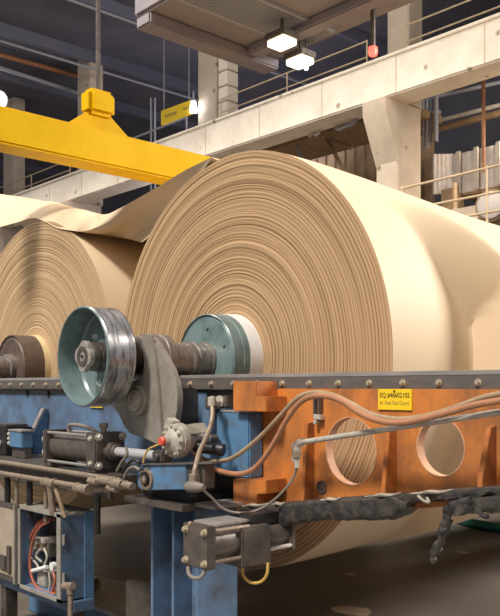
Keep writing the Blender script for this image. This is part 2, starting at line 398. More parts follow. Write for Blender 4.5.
# clad housing
Yc = 13.2
A_ = P(458, 154, Yc); B_ = P(503, 140.5, Yc); f_ = -.7180*A_.x+.6963*A_.y; r_ = (433-300)/825*f_; D_ = Vector((.6963*r_-.7180*f_, .7180*r_+.6963*f_, A_.z))
zt = A_.z; zb = P(458, 194, Yc).z
t = thing('machine_housing', (A_.x, Yc+.5, zb), 'pale corrugated sheet housing with two faces behind the right railing', 'housing')
def corr(p, q, n, name):
    d = (q-p); nrm = Vector((d.y, -d.x, 0)).normalized(); 
    if nrm.y > 0: nrm = -nrm
    pts = []
    for i in range(n+1):
        for s_, o_ in ((0, 0), (.2, .014), (.4, .014), (.6, 0)):
            if i == n and s_ > 0: break
            pts.append(p+d*((i+s_)/n)+nrm*o_)
    base = [Vector((v.x, v.y, zb)) for v in pts]+[Vector((v.x, v.y, zb))-nrm*.06 for v in reversed([pts[0], pts[-1]])]
    return MB().prism(base, (0, 0, zt-zb)).build(name, M['clad'], t)
corr(Vector((A_.x, A_.y, 0)), Vector((B_.x+1, B_.y, 0)), 12, 'front_cladding')
corr(Vector((D_.x, D_.y, 0)), Vector((A_.x, A_.y, 0)), 6, 'angled_cladding')
m = MB()
for x in (458, 476, 498): p = P(x, 150, Yc-.08); MB().box((p.x-.04, Yc-.1, zb), (p.x+.04, Yc-.04, zt+.02)).build('corner_trim', M['rim'], t)
MB().box((A_.x, Yc, zb-.05), (B_.x+1, Yc+1.6, zb)).build('underside', M['timber'], t)
p0 = P(477, 172, Yc+.1); p1 = P(505, 215, Yc+.1)
tag(MB().box((p0.x, Yc+.1, p1.z), (p1.x+.4, Yc+.2, zb-.06), .01).build('access_panel', M['clad']), 'pale door panel below the corrugated housing at the right edge', 'panel')
p0 = P(441, 190, 12.9); p1 = P(452, 214, 12.9)
tag(MB().box((p0.x, 12.9, p1.z), (p1.x, 13.3, p0.z), .01).build('mezzanine_crate', M['timber']), 'small brown crate behind the railing beside the column', 'crate')
tag(MB().box((P(453, 0, 13).x, 12.95, p1.z), (P(456, 0, 13).x, 13.05, P(455, 188, 13).z+.1), .01).build('upright_post', M['rail_t']), 'tan upright post next to the small brown crate', 'post')
t = thing('cable_reel', tuple(P(491, 215, 12.5)), 'round pale reel behind the railing at the right edge', 'reel')
MB().lathe(P(492, 206, 12.5), (.2, -1, 0), [(0, 0), (0, .2), (.02, .24), (.1, .24), (.12, .2), (.12, 0)], 28).build('reel_face', M['clad'], t)
MB().lathe(P(492, 206, 12.5), (.2, -1, 0), [(-.06, .2), (-.06, .29), (.06, .29), (.06, .24), (0, .24)], 28).build('reel_rim', M['timber'], t)
zd = P(420, 222, 13).z
struct(MB().box((-16, 12.51, zd-.25), (6, 21.6, zd)).build('floor_upper', M['conc2']))
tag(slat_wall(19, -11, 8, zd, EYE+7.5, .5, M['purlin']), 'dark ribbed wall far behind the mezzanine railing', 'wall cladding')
t = thing('mezzanine_railing', tuple(P(455, 215, 11.7)), 'pale three bar mezzanine railing rising to the right edge', 'railing')
for a, b in (((400, 189), (508, 163)), ((400, 211), (508, 190)), ((440, 221), (508, 209))):
    MB().cyl(P(*a, 11.7), P(*b, 11.7), .022, 8).build('rail', M['rail_t'], t)
for x in (402, 487, 545):
    MB().cyl(P(x, 232, 11.7), P(x, 187-(x-402)*.245, 11.7), .022, 8).build('post', M['rail_t'], t)

# ------------------------------------------------------------------ crane trolley above
Zt = EYE+4.3
t = thing('crane_trolley', (-7.1, 6.3, Zt), 'big grey overhead crane trolley filling the top of the picture', 'crane trolley')
MB().box((-8.25, 5.3, Zt), (-4.9, 7.35, Zt+2.2), .03).build('trolley_body', M['trolley'], t)
m = MB()
for k in range(48): m.box((-7.45, 5.32+k*.04, Zt-.03), (-6.85, 5.34+k*.04, Zt-.001))
m.box((-7.48, 5.3, Zt-.035), (-7.44, 7.2, Zt-.001)); m.box((-6.86, 5.3, Zt-.035), (-6.82, 7.2, Zt-.001))
m.build('grating', M['conduit'], t)
for (a, b) in ((-8.23, -7.95), (-5.2, -4.92)): MB().box((a, 5.32, Zt-.14), (b, 7.33, Zt), .02).build('bottom_flange', M['trolley'], t)
MB().box((-7.9, 6.75, Zt-.12), (-5.2, 6.95, Zt), .02).build('cross_member', M['trolley'], t)
for k, (x, y) in enumerate([(282, 42), (300, 61)]):
    p = P(x, y, 6.75); f = (Zt-.3-EYE)/(p.z-EYE); c = Vector((p.x*f, p.y*f, Zt-.3))
    l = thing('trolley_floodlight', tuple(c), ['glowing rectangular floodlight under the crane trolley, left of two', 'glowing rectangular floodlight under the crane trolley, right of two'][k], 'lamp')
    MB().box(c+Vector((-.14, -.11, -.05)), c+Vector((.14, .11, .02)), .01).build('lamp_glass', M['lampw'], l)
    MB().box(c+Vector((-.16, -.13, .02)), c+Vector((.16, .13, .1)), .01).build('housing', M['steel_d'], l)
    MB().cyl(c+Vector((0, 0, .1)), c+Vector((0, 0, .299)), .02, 8).build('hanger', M['steel_d'], l)
l = thing('warning_lamp', tuple(P(373, 52, 7.05)), 'small round red warning lamp under the crane trolley', 'lamp')
c = P(373, 52, 7.05)
MB().lathe(c, (0, 0, -1), [(-.05, 0), (-.05, .05), (0, .055), (.04, .045), (.06, 0)], 20).build('lamp_glass', M['lampr'], l)
MB().cyl(c+Vector((0, 0, .05)), Vector((c.x, c.y, Zt-.001)), .03, 12).build('lamp_base', M['steel_d'], l)
l = thing('spot_lamp', tuple(P(306, 68, 7.1)), 'tiny white spot lamp at the edge of the crane trolley', 'lamp')
c = P(306, 68, 7.1)
MB().lathe(c, (0, 0, -1), [(-.03, 0), (-.03, .025), (0, .03), (.02, .02), (.03, 0)], 14).build('lamp_glass', M['lampb'], l)
MB().cyl(c+Vector((0, 0, .03)), Vector((c.x, c.y, Zt-.001)), .012, 8).build('lamp_base', M['steel_d'], l)

# ------------------------------------------------------------------ yellow lifting beam
t = thing('lifting_beam', (-6.9, 6, EYE+2.06), 'long yellow crane lifting beam above the left paper roll', 'lifting beam')
MB().box((-7.05, 2.4, EYE+2.06), (-6.75, 8.6, EYE+2.38), .02).build('beam_body', M['yellow'], t)
m = MB(); q = [(-.36, 0), (.36, 0), (.10, .20), (-.10, .20)]
yc = PXp(98, 100, -6.9).y
m.prism([Vector((-6.93, yc+a, EYE+2.38+b)) for a, b in q], (.06, 0, 0), .005); m.build('lifting_lug', M['yellow'], t)
m = MB().box((-7.0, yc-.14, EYE+2.54), (-6.80, yc+.14, EYE+2.78), .04); m.build('hook_block', M['yellow'], t)
MB().tube([Vector((-6.9, yc, EYE+2.78)), Vector((-6.9, yc, EYE+3.4)), Vector((-6.9, yc+.0, EYE+4.6))], .022, 8).build('hoist_cable', M['steel_d'], t)

# ------------------------------------------------------------------ paper rolls
AZ = EYE+.168
def sm(a): a = max(0, min(1, a)); return a*a*(3-2*a)
def roll_side(cx, R, y0, y1, bulge, taper):
    t = bmesh.new(); nf = 480 if bulge else 128
    ys = []; y = y0
    while y < y1: ys.append(y); y += .02 if (bulge and y < 5.2) else .35
    ys.append(y1); rings = []
    def rad(f, y):
        r = R*(1-taper*sm((y-y0)/2.6))+.004*pnoise(Vector((math.cos(f)*3, math.sin(f)*3, y*2)))*min(1, (y-y0)*6)
        if bulge:
            d = math.degrees(f)
            if d > 180: d -= 360
            if -100 < d < 85:
                # loose outer sheet: overhangs the roll above a diagonal fold, hangs straight right of Y 4.2
                fb = 58-(y-3.50)*72
                A = .33*sm((60-d)/50)*sm((d+75)/60)*sm((y-3.46)/.55)
                k = max(sm((d-fb)/17), sm((y-4.20)/.05))
                r += A*k*(1-.9*sm((y-4.6)/2.5))
                r -= .05*(1-k)*sm((y-3.75)/.4)*sm((d+60)/40)*sm((50-d)/30)
        return r
    for y in ys:
        rings.append([t.verts.new((cx+rad(2*math.pi*i/nf, y)*math.cos(2*math.pi*i/nf), y, AZ+rad(2*math.pi*i/nf, y)*math.sin(2*math.pi*i/nf))) for i in range(nf)])
    for A, B in zip(rings, rings[1:]):
        for i in range(nf): t.faces.new((A[i], A[(i+1) % nf], B[(i+1) % nf], B[i]))
    bmesh.ops.contextual_create(t, geom=[e for e in t.edges if len(e.link_faces) == 1 and e.verts[0].co.y > y1-.01])
    bmesh.ops.recalc_face_normals(t, faces=t.faces[:])
    m = MB(); m.merge(t); return m
def roll_face(cx, R, r0, y0):
    t = bmesh.new(); nf = 160; rs = []; r = r0; random.seed(int(abs(cx)*100))
    while r < R-.012: rs.append(r); r += random.uniform(.006, .012)
    rs.append(R); rings = []; off = [random.uniform(-.0016, .0016)+.0015*math.sin(r*9) for r in rs]; off[-1] = 0
    prev = 0
    def ring(r, o):
        return [t.verts.new((cx+r*math.cos(2*math.pi*i/nf), y0+o, AZ+r*math.sin(2*math.pi*i/nf))) for i in range(nf)]
    for r, o in zip(rs, off):
        if rings: rings.append(ring(r-.0015, prev))
        rings.append(ring(r, o)); prev = o
    for A, B in zip(rings, rings[1:]):
        for i in range(nf): t.faces.new((A[i], A[(i+1) % nf], B[(i+1) % nf], B[i]))
    bmesh.ops.recalc_face_normals(t, faces=t.faces[:])
    for f in t.faces[:1]:
        if f.normal.y > 0: bmesh.ops.reverse_faces(t, faces=t.faces[:])
    m = MB(); m.merge(t); return m
XM, XL = -4.09, -6.93; YF = 3.365; RM = 1.32
ax = Vector((0, 1, 0))
t = thing('paper_roll', (XM, 6.5, AZ-RM), 'huge brown kraft paper roll with green hub disc, in the centre', 'paper roll')
roll_side(XM, RM, YF, 11.2, True, .085).build('wound_paper', M['paper'], t)
roll_face(XM, RM, .26, YF).build('end_face', paper_end('kraft_layers', (.50, .33, .185), (.25, .145, .07), XM, AZ), t)
o = Vector((XM, 0, AZ))
MB().lathe(o, ax, [(3.27, .28), (3.27, .292), (3.39, .298), (3.39, .2)], 72).build('core_sleeve', M['white'], t)
g = MB().lathe(o, ax, [(3.15, 0), (3.15, .262), (3.157, .268), (3.157, .276), (3.145, .28), (3.15, .286), (3.22, .286), (3.225, .290), (3.28, .290), (3.28, .1)], 72)
hd = g.build('hub_disc', M['green'], t)
bolts('disc_bolt', M['green'], hd, [o+Vector((.2*math.cos(a), 3.152, .2*math.sin(a))) for a in [math.radians(25+60*k) for k in range(6)]], (0, -1, 0), .012, .012)
MB().lathe(o, ax, [(2.84, 0), (2.84, .102), (2.9, .098), (2.985, .098), (2.99, .112), (3.01, .112), (3.015, .1), (3.03, .1), (3.035, .108), (3.05, .108), (3.055, .098), (3.13, .098), (3.135, .112), (3.155, .112), (3.155, 0)], 56).build('journal', M['journal'], t)
MB().lathe(o, ax, [(2.64, 0), (2.64, .12), (2.66, .13), (2.70, .13), (2.705, .143), (2.755, .143), (2.76, .136), (2.785, .136), (2.79, .143), (2.84, .143), (2.85, .13), (2.85, 0)], 56).build('bearing_ring', M['journal'], t)
MB().lathe(o, ax, [(2.452, 0), (2.452, .10), (2.50, .105), (2.60, .105), (2.65, .095), (2.65, 0)], 48).build('shaft_sleeve', M['black'], t)
MB().lathe(o, ax, [(2.33, 0), (2.33, .074), (2.34, .08), (2.37, .08), (2.372, .074), (2.38, .074), (2.382, .084), (2.45, .084), (2.45, 0)], 40).build('shaft_end', M['steel_d'], t)
# four lobed end cap
pts = []
for k in range(40):
    a = 2*math.pi*k/40; r = .066+.022*abs(math.cos(2*(a+.12)))**.8*1.0
    pts.append(Vector((XM+r*math.cos(a), 2.30, AZ+r*math.sin(a))))
cp = MB().prism(pts, (0, .03, 0), .003).build('end_cap', M['pale'], t)
MB().lathe((XM, 2.296, AZ), (0, 1, 0), [(0, .03), (0, .056), (.006, .056), (.006, .03)], 32).build('cap_ring', M['steel_d'], cp)
MB().lathe((XM, 2.292, AZ), (0, 1, 0), [(0, 0), (0, .009), (.008, .009), (.008, 0)], 12).build('cap_screw', M['black'], cp)
dr = MB().lathe(o, ax, [(2.447, .268), (2.303, .268), (2.300, .2715), (2.300, .275), (2.303, .278), (2.465, .278), (2.468, .275), (2.468, .24)], 96).build('drum_rim', M['drum'], t)
MB().lathe(o, ax, [(2.299, .2685), (2.299, .2745), (2.296, .2745), (2.293, .272), (2.293, .2660), (2.30, .2625), (2.43, .2625), (2.443, .25), (2.443, .115), (2.42, .10), (2.42, .085)], 96).build('drum_web', M['green'], t)
bolts('drum_bolt', M['chrome'], t, [o+Vector((.155*math.cos(a), 2.441, .155*math.sin(a))) for a in [math.radians(-50+60*k) for k in range(6)]], (0, -1, 0), .013, .018)

t = thing('paper_roll', (XL, 6.5, AZ-1.3), 'brown kraft paper roll with rusty brown hub, at the left edge', 'paper roll')
roll_side(XL, 1.30, 3.43, 11.2, False, .02).build('wound_paper', M['paper'], t)
roll_face(XL, 1.30, .26, 3.43).build('end_face', paper_end('kraft_layers_left', (.55, .385, .225), (.33, .205, .105), XL, AZ), t)
o = Vector((XL, 0, AZ))
MB().lathe(o, ax, [(3.38, .28), (3.38, .292), (3.46, .298), (3.46, .2)], 64).build('core_sleeve', M['sleeve_y'], t)
MB().lathe(o, ax, [(3.20, 0), (3.20, .25), (3.21, .262), (3.21, .272), (3.20, .277), (3.20, .285), (3.385, .288), (3.385, .1)], 64).build('hub_disc', M['brown_hub'], t)
MB().lathe(o, ax, [(2.45, 0), (2.45, .09), (2.84, .098), (3.15, .098), (3.16, .12), (3.205, .12), (3.205, 0)], 48).build('journal', M['journal'], t)

# loose sheet thrown over both rolls
lo_ = [(-45, 242, 3.42), (-20, 233, 3.42), (0, 227, 3.42), (18, 222, 3.42), (33, 218, 3.42), (46, 222, 3.42), (57, 228, 3.42), (75, 231, 3.42), (88, 233, 3.5), (108, 236, 3.72), (128, 239, 3.75), (142, 242, 3.52)]
up_ = [(-45, 186, 4.0), (-20, 190, 4.0), (0, 194, 4.0), (22, 197, 3.98), (45, 201, 3.95), (68, 206, 3.95), (88, 211, 3.75), (104, 215, 3.5), (122, 207, 3.36), (154, 189, 3.34), (184, 171, 3.33), (212, 157, 3.345)]
t_ = bmesh.new(); NU = 66; NV = 18; grid = []
def lerp_list(l, s):
    s *= len(l)-1; i = min(int(s), len(l)-2); f = s-i
    a, b = Vector(l[i]), Vector(l[i+1])
    e = [Vector(l[max(0, i-1)]), a, b, Vector(l[min(len(l)-1, i+2)])]
    return .5*((2*e[1])+(e[2]-e[0])*f+(2*e[0]-5*e[1]+4*e[2]-e[3])*f*f+(3*e[1]-e[0]-3*e[2]+e[3])*f**3)
for i in range(NU+1):
    a = lerp_list(lo_, i/NU); b = lerp_list(up_, i/NU); pa = P(*a); pb = P(*b); row = []
    for j in range(NV+1):
        v = j/NV; p = pa.lerp(pb, v); p.z += (.06+.05*pnoise(Vector((i*.12, 3, 0))))*math.sin(math.pi*v)*(-1 if i > NU*.66 else 1)
        row.append(t_.verts.new(p))
    # beyond the crest the sheet falls away to the back
    for k in range(1, 7):
        q = pb+Vector((0, .16*k, -.012*k*k)); row.append(t_.verts.new(q))
    grid.append(row)
for A, B in zip(grid, grid[1:]):
    for j in range(len(A)-1): t_.faces.new((A[j], A[j+1], B[j+1], B[j]))
bmesh.ops.recalc_face_normals(t_, faces=t_.faces[:])
bmesh.ops.solidify(t_, geom=t_.faces[:], thickness=.006)
m = MB(); m.merge(t_); tag(m.build('loose_paper_sheet', M['paper']), 'loose sheet of brown paper draped from the big roll over the left roll', 'paper sheet')

# ------------------------------------------------------------------ reel rail
t = thing('reel_rail', (-5.2, 2.9, EYE-.01), 'long bolted steel rail strip carrying both paper roll shafts', 'rail')
MB().box((-10, 2.86, EYE+.047), (-.9, 2.985, EYE+.0695), .004).build('rail_cap', M['cap'], t)
MB().box((-10, 2.845, EYE-.008), (-.9, 2.865, EYE+.048), .003).box((-10, 2.84, EYE-.014), (-.9, 2.87, EYE-.006), .002).build('bolted_strip', M['rail'], t)
bolts('strip_bolt', M['bolt'], t, [Vector((-3.06+.194*k, 2.845, EYE+.018)) for k in range(-26, 10)], (0, -1, 0), .011, .016)

t = thing('rail_girder', (-6.7, 2.97, EYE-.62), 'blue painted steel girder under the left length of the rail', 'girder')
MB().box((-10, 2.88, EYE-.62), (-3.3, 2.91, EYE-.015), .004).build('web_plate', M['blue'], t)
MB().box((-10, 2.91, EYE-.05), (-3.3, 3.06, EYE-.016), .004).box((-10, 2.91, EYE-.62), (-3.3, 3.06, EYE-.59), .004).build('flange', M['blue'], t)
MB().box((-10, 2.875, EYE-.05), (-3.3, 2.882, EYE-.016)).build('dark_top_edge', M['rail'], t)
g = []
for px in (28, 49, 69):
    c = P(px, 393, 2.88); MB().cyl((c.x, 2.86, c.z), (c.x, 2.9, c.z), .018, 14).build('plug', M['black'], t)
pc = P(96, 406, 2.87)
tag(MB().box((pc.x-.08, 2.868, pc.z-.012), (pc.x+.08, 2.8795, pc.z+.012), .001).build('yellow_tag', M['sign']), 'small yellow tag on the blue girder below the drum wheel', 'tag')
# gusset
X = -5.63
def yz(X, pts, w_, name, mt, parent, bev=.003):
    return MB().prism([Vector((X, y, EYE+z)) for y, z in pts], (w_, 0, 0), bev).build(name, mt, parent)
t = thing('gusset_bracket', (X, 2.8, EYE-.5), 'blue triangular gusset plate on the girder left of the air cylinder', 'bracket')
yz(X, [(2.879, -.16), (2.84, -.16), (2.70, -.43), (2.70, -.50), (2.879, -.50)], .02, 'plate', M['blue2'], t)
MB().prism([Vector((X-.01, 2.835, EYE-.155)), Vector((X-.01, 2.855, EYE-.155)), Vector((X-.01, 2.705, EYE-.43)), Vector((X-.01, 2.705, EYE-.505)), Vector((X-.01, 2.69, EYE-.505)), Vector((X-.01, 2.69, EYE-.43))], (.045, 0, 0), .001).build('edge_flange', M['cap'], t)

# shelf below the cylinder
t = thing('equipment_shelf', (-6.5, 2.6, EYE-.53), 'dark grimy steel shelf along the foot of the blue girder', 'shelf')
MB().box((-10, 2.34, EYE-.52), (-3.86, 2.878, EYE-.48), .004).build('shelf_plate', M['steel_d'], t)
MB().box((-10, 2.34, EYE-.60), (-3.86, 2.36, EYE-.52), .004).build('front_lip', M['steel_d'], t)

# pipes in front of the shelf
z1 = EYE-.475; z2 = EYE-.555
o = MB().cyl((-10, 2.31, z1), (-3.72, 2.31, z1-.01), .015, 12).build('air_pipe', M['pipe_b']); tag(o, 'long dusty pipe in front of the shelf, upper of the pair', 'pipe')
t = thing('air_pipe', (-6.5, 2.28, z2), 'long dusty pipe with tees in front of the shelf, lower of the pair', 'pipe')
MB().cyl((-10, 2.28, z2), (-4.0, 2.28, z2+.01), .016, 12).build('pipe_run', M['pipe_b'], t)
for px in (50, 83):
    c = P(px, 484, 2.28); MB().cyl((c.x-.06, 2.28, z2), (c.x+.06, 2.28, z2), .026, 14).cyl((c.x-.065, 2.28, z2), (c.x-.045, 2.28, z2), .031, 14).cyl((c.x+.045, 2.28, z2), (c.x+.065, 2.28, z2), .031, 14).build('tee_fitting', M['pipe_b'], t)
c = P(50, 484, 2.28); MB().cyl((c.x, 2.30, EYE-.74), (c.x, 2.28, z2-.015), .02, 12).build('drop_pipe', M['pipe_b'], t)
c = P(56, 484, 2.28); MB().tube([(c.x-.04, 2.27, z2), (c.x, 2.29, z2-.06), (c.x+.03, 2.32, z2-.19)], .012, 8).build('drop_hose', M['hose_t'], t)
for k, px in enumerate((3, 12, 25, 41, 92)):
    c = P(px, 490, 2.30)
    o = MB().cyl((c.x, 2.33, EYE-.80), (c.x, 2.33, z2-.02), .013 if k % 2 else .02, 8).build('drop_pipe', M['pipe_b'] if k % 2 else M['black'])
    tag(o, ['pipe hanging below the shelf, leftmost one at the picture edge', 'thin pipe hanging below the shelf above the cabinet door', 'dark pipe hanging below the shelf left of the cabinet corner', 'thin pipe hanging below the shelf just left of the tee', 'dark pipe hanging below the shelf right of the blue cabinet'][k], 'pipe')

# ------------------------------------------------------------------ big air cylinder
def acyl():
    t = thing('air_cylinder', (-4.3, 2.455, EYE-.45), 'large black air cylinder with steel rod on the shelf', 'air cylinder')
    z = EYE-.358; y = 2.455; D = .155
    MB().lathe((D-4.79, y, z), (1, 0, 0), [(0, .078), (.47, .078)], 40).cyl((D-4.79, y, z), (D-4.31, y, z), .0782, 40).build('barrel', M['steel_d'], t)
    MB().box((D-4.83, y-.095, z-.1), (D-4.785, y+.095, z+.1), .006).build('end_plate', M['steel_d'], t)
    MB().box((D-4.32, y-.095, z-.105), (D-4.21, y+.095, z+.105), .008).build('end_block', M['steel_d'], t)
    for a in (-1, 1):
        for b in (-1, 1):
            MB().cyl((D-4.84, y+a*.08, z+b*.085), (D-4.20, y+a*.08, z+b*.085), .009, 10).build('tie_rod', M['cap'], t)
    bolts('rod_nut', M['pipe'], t, [Vector((D-4.21, y+a*.075, z+b*.08)) for a in (-1, 1) for b in (-1, 1)], (1, 0, 0), .016, .02)
    bolts('face_bolt', M['pipe'], t, [Vector((D-4.265, y-.095, z+b*.07)) for b in (-1, 1)], (0, -1, 0), .012, .012)
    MB().cyl((D-4.21, y, z), (D-4.16, y, z), .05, 24).cyl((D-4.17, y, z), (D-4.13, y, z), .04, 24).build('gland', M['steel_d'], t)
    MB().cyl((D-4.17, y, z), (D-3.74, y, z), .027, 24).build('piston_rod', M['chrome'], t)
    MB().box((D-3.76, y-.032, z-.03), (D-3.66, y+.032, z+.03), .008).cyl((D-3.70, y-.05, z), (D-3.70, y+.05, z), .018, 14).build('rod_clevis', M['steel_d'], t)
    MB().box((D-4.82, y-.09, EYE-.478), (D-4.74, y+.09, z-.095), .004).build('foot', M['steel_d'], t); MB().box((D-4.31, y-.09, EYE-.478), (D-4.22, y+.09, z-.095), .004).build('foot', M['steel_d'], t)
    p = Vector((D-4.68, y, z+.078))
    MB().tube([p, p+Vector((0, 0, .045)), p+Vector((.06, 0, .055)), p+Vector((.18, 0, .05)), p+Vector((.29, 0, .03)), p+Vector((.33, 0, .0))], .012, 10).build('port_hose', M['hose_g'], t)
    MB().cyl((D-4.25, y-.02, z+.10), (D-4.25, y-.02, z+.14), .016, 12).cyl((D-4.25, y-.02, z+.13), (D-4.25, y-.02, z+.155), .024, 6).build('port_fitting', M['pipe_b'], t)
    for b in (-.04, .04): MB().cyl((D-4.86, y-.06, z+b), (D-4.83, y-.06, z+b), .026, 14).build('end_nut', M['pipe'], t)
acyl()
# solenoid valve at left
t = thing('solenoid_valve', tuple(P(18, 449, 2.55)), 'small blue valve box on the shelf at the left edge', 'valve')
a = P(9, 432, 2.5); b = P(22, 450, 2.5)
MB().box((a.x, 2.5, EYE-.41), (b.x, 2.58, EYE-.30), .006).build('valve_body', M['blue2'], t)
MB().box((a.x-.01, 2.495, EYE-.302), (b.x+.005, 2.585, EYE-.288), .003).build('lid', M['cap'], t)
m = MB()
for k in range(3): m.cyl((a.x-.07, 2.53, EYE-.325-k*.032), (a.x+.005, 2.53, EYE-.325-k*.032), .014, 10)
m.build('fitting', M['pipe'], t)
MB().box((a.x, 2.52, EYE-.479), (b.x, 2.57, EYE-.409), .004).build('foot', M['steel_d'], t)
t = thing('solenoid_coil', (a.x-.3, 2.6, EYE-.48), 'black coil housing left of the blue valve box', 'valve')
MB().box((a.x-.45, 2.52, EYE-.478), (a.x-.08, 2.72, EYE-.28), .01).build('coil_housing', M['black'], t)
MB().box((a.x-.42, 2.53, EYE-.282), (a.x-.12, 2.70, EYE-.262), .006).build('cover', M['steel_d'], t)
MB().cyl((a.x-.2, 2.50, EYE-.40), (a.x-.2, 2.53, EYE-.40), .03, 16).build('gauge', M['pipe'], t)

# ------------------------------------------------------------------ cam plate
outline = [(142.5, 337), (146, 333.7), (151, 334.5), (156, 338), (163, 346), (170, 357.5), (176, 369), (180, 380), (182.5, 394), (182, 410), (179, 425), (174, 436), (166, 443), (156, 444), (148, 440), (140, 436.5), (131, 434), (124, 426), (119, 415), (112, 405), (114, 395), (122, 386), (132, 381), (140, 379), (143.5, 373), (143.8, 360), (142, 348)]
SH = -5.5
outline_ = None
front = [(142.5, 337), (146, 333.7), (151, 335.5), (155.5, 343), (158.5, 365), (161, 390), (163, 415), (164.5, 443), (156, 444), (148, 440), (140, 436.5), (131, 434), (124, 426), (119, 415), (112, 405), (114, 395), (122, 386), (132, 381), (140, 379), (143.5, 373), (143.8, 360), (142, 348)]
t = thing('cam_arm', tuple(P(150, 440, 2.59)), 'large grey curved lever plate behind the drum wheel', 'lever')
MB().pp([(x+(-5.0 if x > 150 else 0), y) for x, y in outline], 2.588, .035, .002).build('rear_plate', M['cam'], t)
MB().pp([(x+(-3.0 if x > 153 and y < 443.5 else 0), y) for x, y in front], 2.568, .0215, .003).build('front_plate', M['cam'], t)
# polished running edge
inner = outline[2:12]
m = MB()
pts = [P(x-5.2, y, 2.587) for x, y in inner]
q = [P(x-7.6, y+.8, 2.587) for x, y in inner]
m.prism(pts+q[::-1], (0, .037, 0)); m.build('running_edge', M['rim'], t)
c = P(140, 400.5, 2.568)
MB().lathe(c, (0, -1, 0), [(-.01, 0), (-.01, .087), (.026, .087), (.030, .083), (.030, 0)], 40).build('pivot_boss', M['cam'], t)
MB().lathe(c, (0, -1, 0), [(.02, 0), (.02, .060), (.044, .060), (.044, .050), (.040, .048), (.040, .036), (.046, .034), (.046, 0)], 36).build('pivot_pin', M['rim'], t)
MB().box((c.x-.15, 2.632, c.z-.13), (c.x+.15, 2.878, c.z+.07), .01).build('pivot_bracket', M['steel_d'], t)

# ------------------------------------------------------------------ link arm and leg
t = thing('link_arm', tuple(P(170, 491, 2.45)), 'blue link arm with a round pivot pin above the blue leg', 'lever')
MB().pp([(137, 474), (138.5, 468), (143, 464.6), (150, 464), (186, 463), (186, 489.6), (150, 490.5), (141, 490), (137.5, 486)], 2.40, .07, .004).build('arm_plate', M['blue2'], t)
c = P(147.5, 479, 2.40)
MB().lathe(c, (0, -1, 0), [(-.01, 0), (-.01, .056), (.012, .056), (.014, .052), (.014, .040), (.006, .038), (.006, 0)], 36).build('pivot_bushing', M['pipe_b'], t)
MB().lathe(c, (0, -1, 0), [(0, 0), (0, .032), (.020, .032), (.022, .028), (.022, 0)], 24).build('pivot_pin', M['black'], t)
MB().lathe(c, (0, -1, 0), [(.02, 0), (.02, .020), (.024, .020), (.024, 0)], 20).build('pin_face', M['pipe_b'], t)
MB().lathe(c, (0, -1, 0), [(.02, 0), (.02, .010), (.026, .010), (.026, 0)], 12).build('pin_screw', M['pale'], t)
MB().pp([(141, 463.8), (212, 462), (212, 464), (141, 465.2)], 2.39, .09).build('top_lip', M['rail'], t)
MB().pp([(186, 463), (205, 462.6), (205, 489), (186, 489.5)], 2.41, .06, .003).build('dark_patch_plate', M['steel_d'], t)

t = thing('support_leg', (-3.58, 2.68, 0), 'blue steel H section leg standing under the rail', 'leg')
MB().box((-3.397, 2.55, 0), (-3.375, 2.81, EYE-.62), .002).build('outer_flange', M['blue'], t)
MB().box((-3.80, 2.55, 0), (-3.778, 2.81, EYE-.62), .002).build('rear_flange', M['blue'], t)
MB().box((-3.78, 2.67, 0), (-3.395, 2.69, EYE-.62), .001).build('web_plate', M['blue'], t)
MB().box((-3.60, 2.55, 0), (-3.585, 2.67, EYE-.62), .001).build('stiffener', M['blue'], t)
MB().box((-3.9, 2.45, 0), (-3.25, 2.9, .03), .004).build('foot_plate', M['steel_d'], t)
t = thing('leg_cap_plate', (-3.6, 2.7, EYE-.62), 'dark stacked steel plates on top of the blue leg', 'plate')
MB().box((-3.86, 2.42, EYE-.62), (-3.33, 2.875, EYE-.585), .003).build('lower_plate', M['steel_d'], t)
MB().box((-3.80, 2.50, EYE-.585), (-3.36, 2.84, EYE-.555), .003).build('upper_plate', M['black'], t)
MB().box((-3.34, 2.50, EYE-.60), (-3.17, 2.72, EYE-.58), .003).build('side_plate', M['cap'], t)
# dark mounting post between beam and link arm
t = thing('mounting_post', (-3.45, 2.7, EYE-.55), 'grey steel mounting post beside the white round valve', 'post')
MB().pp([(186, 392), (206, 391), (209, 462), (188, 463)], 2.86, .019).build('backing_plate', M['blue'], t)
MB().box((-3.62, 2.66, EYE-.555), (-3.46, 2.858, EYE-.45), .004).build('foot_block', M['steel_d'], t)
MB().box((-3.59, 2.74, EYE-.555), (-3.52, 2.858, EYE-.12), .004).build('post_body', M['blue'], t)

# hinge block (blue) and orange clasps
a = P(216, 412, 2.72); b = P(249, 477, 2.72)
t = thing('hinge_block', ((a.x+b.x)/2, 2.76, b.z), 'blue steel hinge block held between the orange clasps', 'hinge')
MB().box((a.x, 2.72, EYE-.466), (b.x, 2.815, EYE-.131), .008).build('block_body', M['blue2'], t)
MB().box((a.x+.02, 2.725, EYE-.134), (b.x-.01, 2.81, EYE-.119), .003).build('top_washer', M['cap'], t)
MB().cyl((b.x-.09, 2.77, EYE-.60), (b.x-.09, 2.77, EYE-.02), .035, 20).build('hinge_pin', M['steel_d'], t)

# ------------------------------------------------------------------ orange rail guard
t = thing('rail_guard', (-2.2, 2.83, EYE-.6), 'tapering orange steel guard panel with two round holes', 'guard panel')
Yg = 2.82
def zb(x): return EYE-.614+(x+3.19)*.155
me_o = bmesh.new()
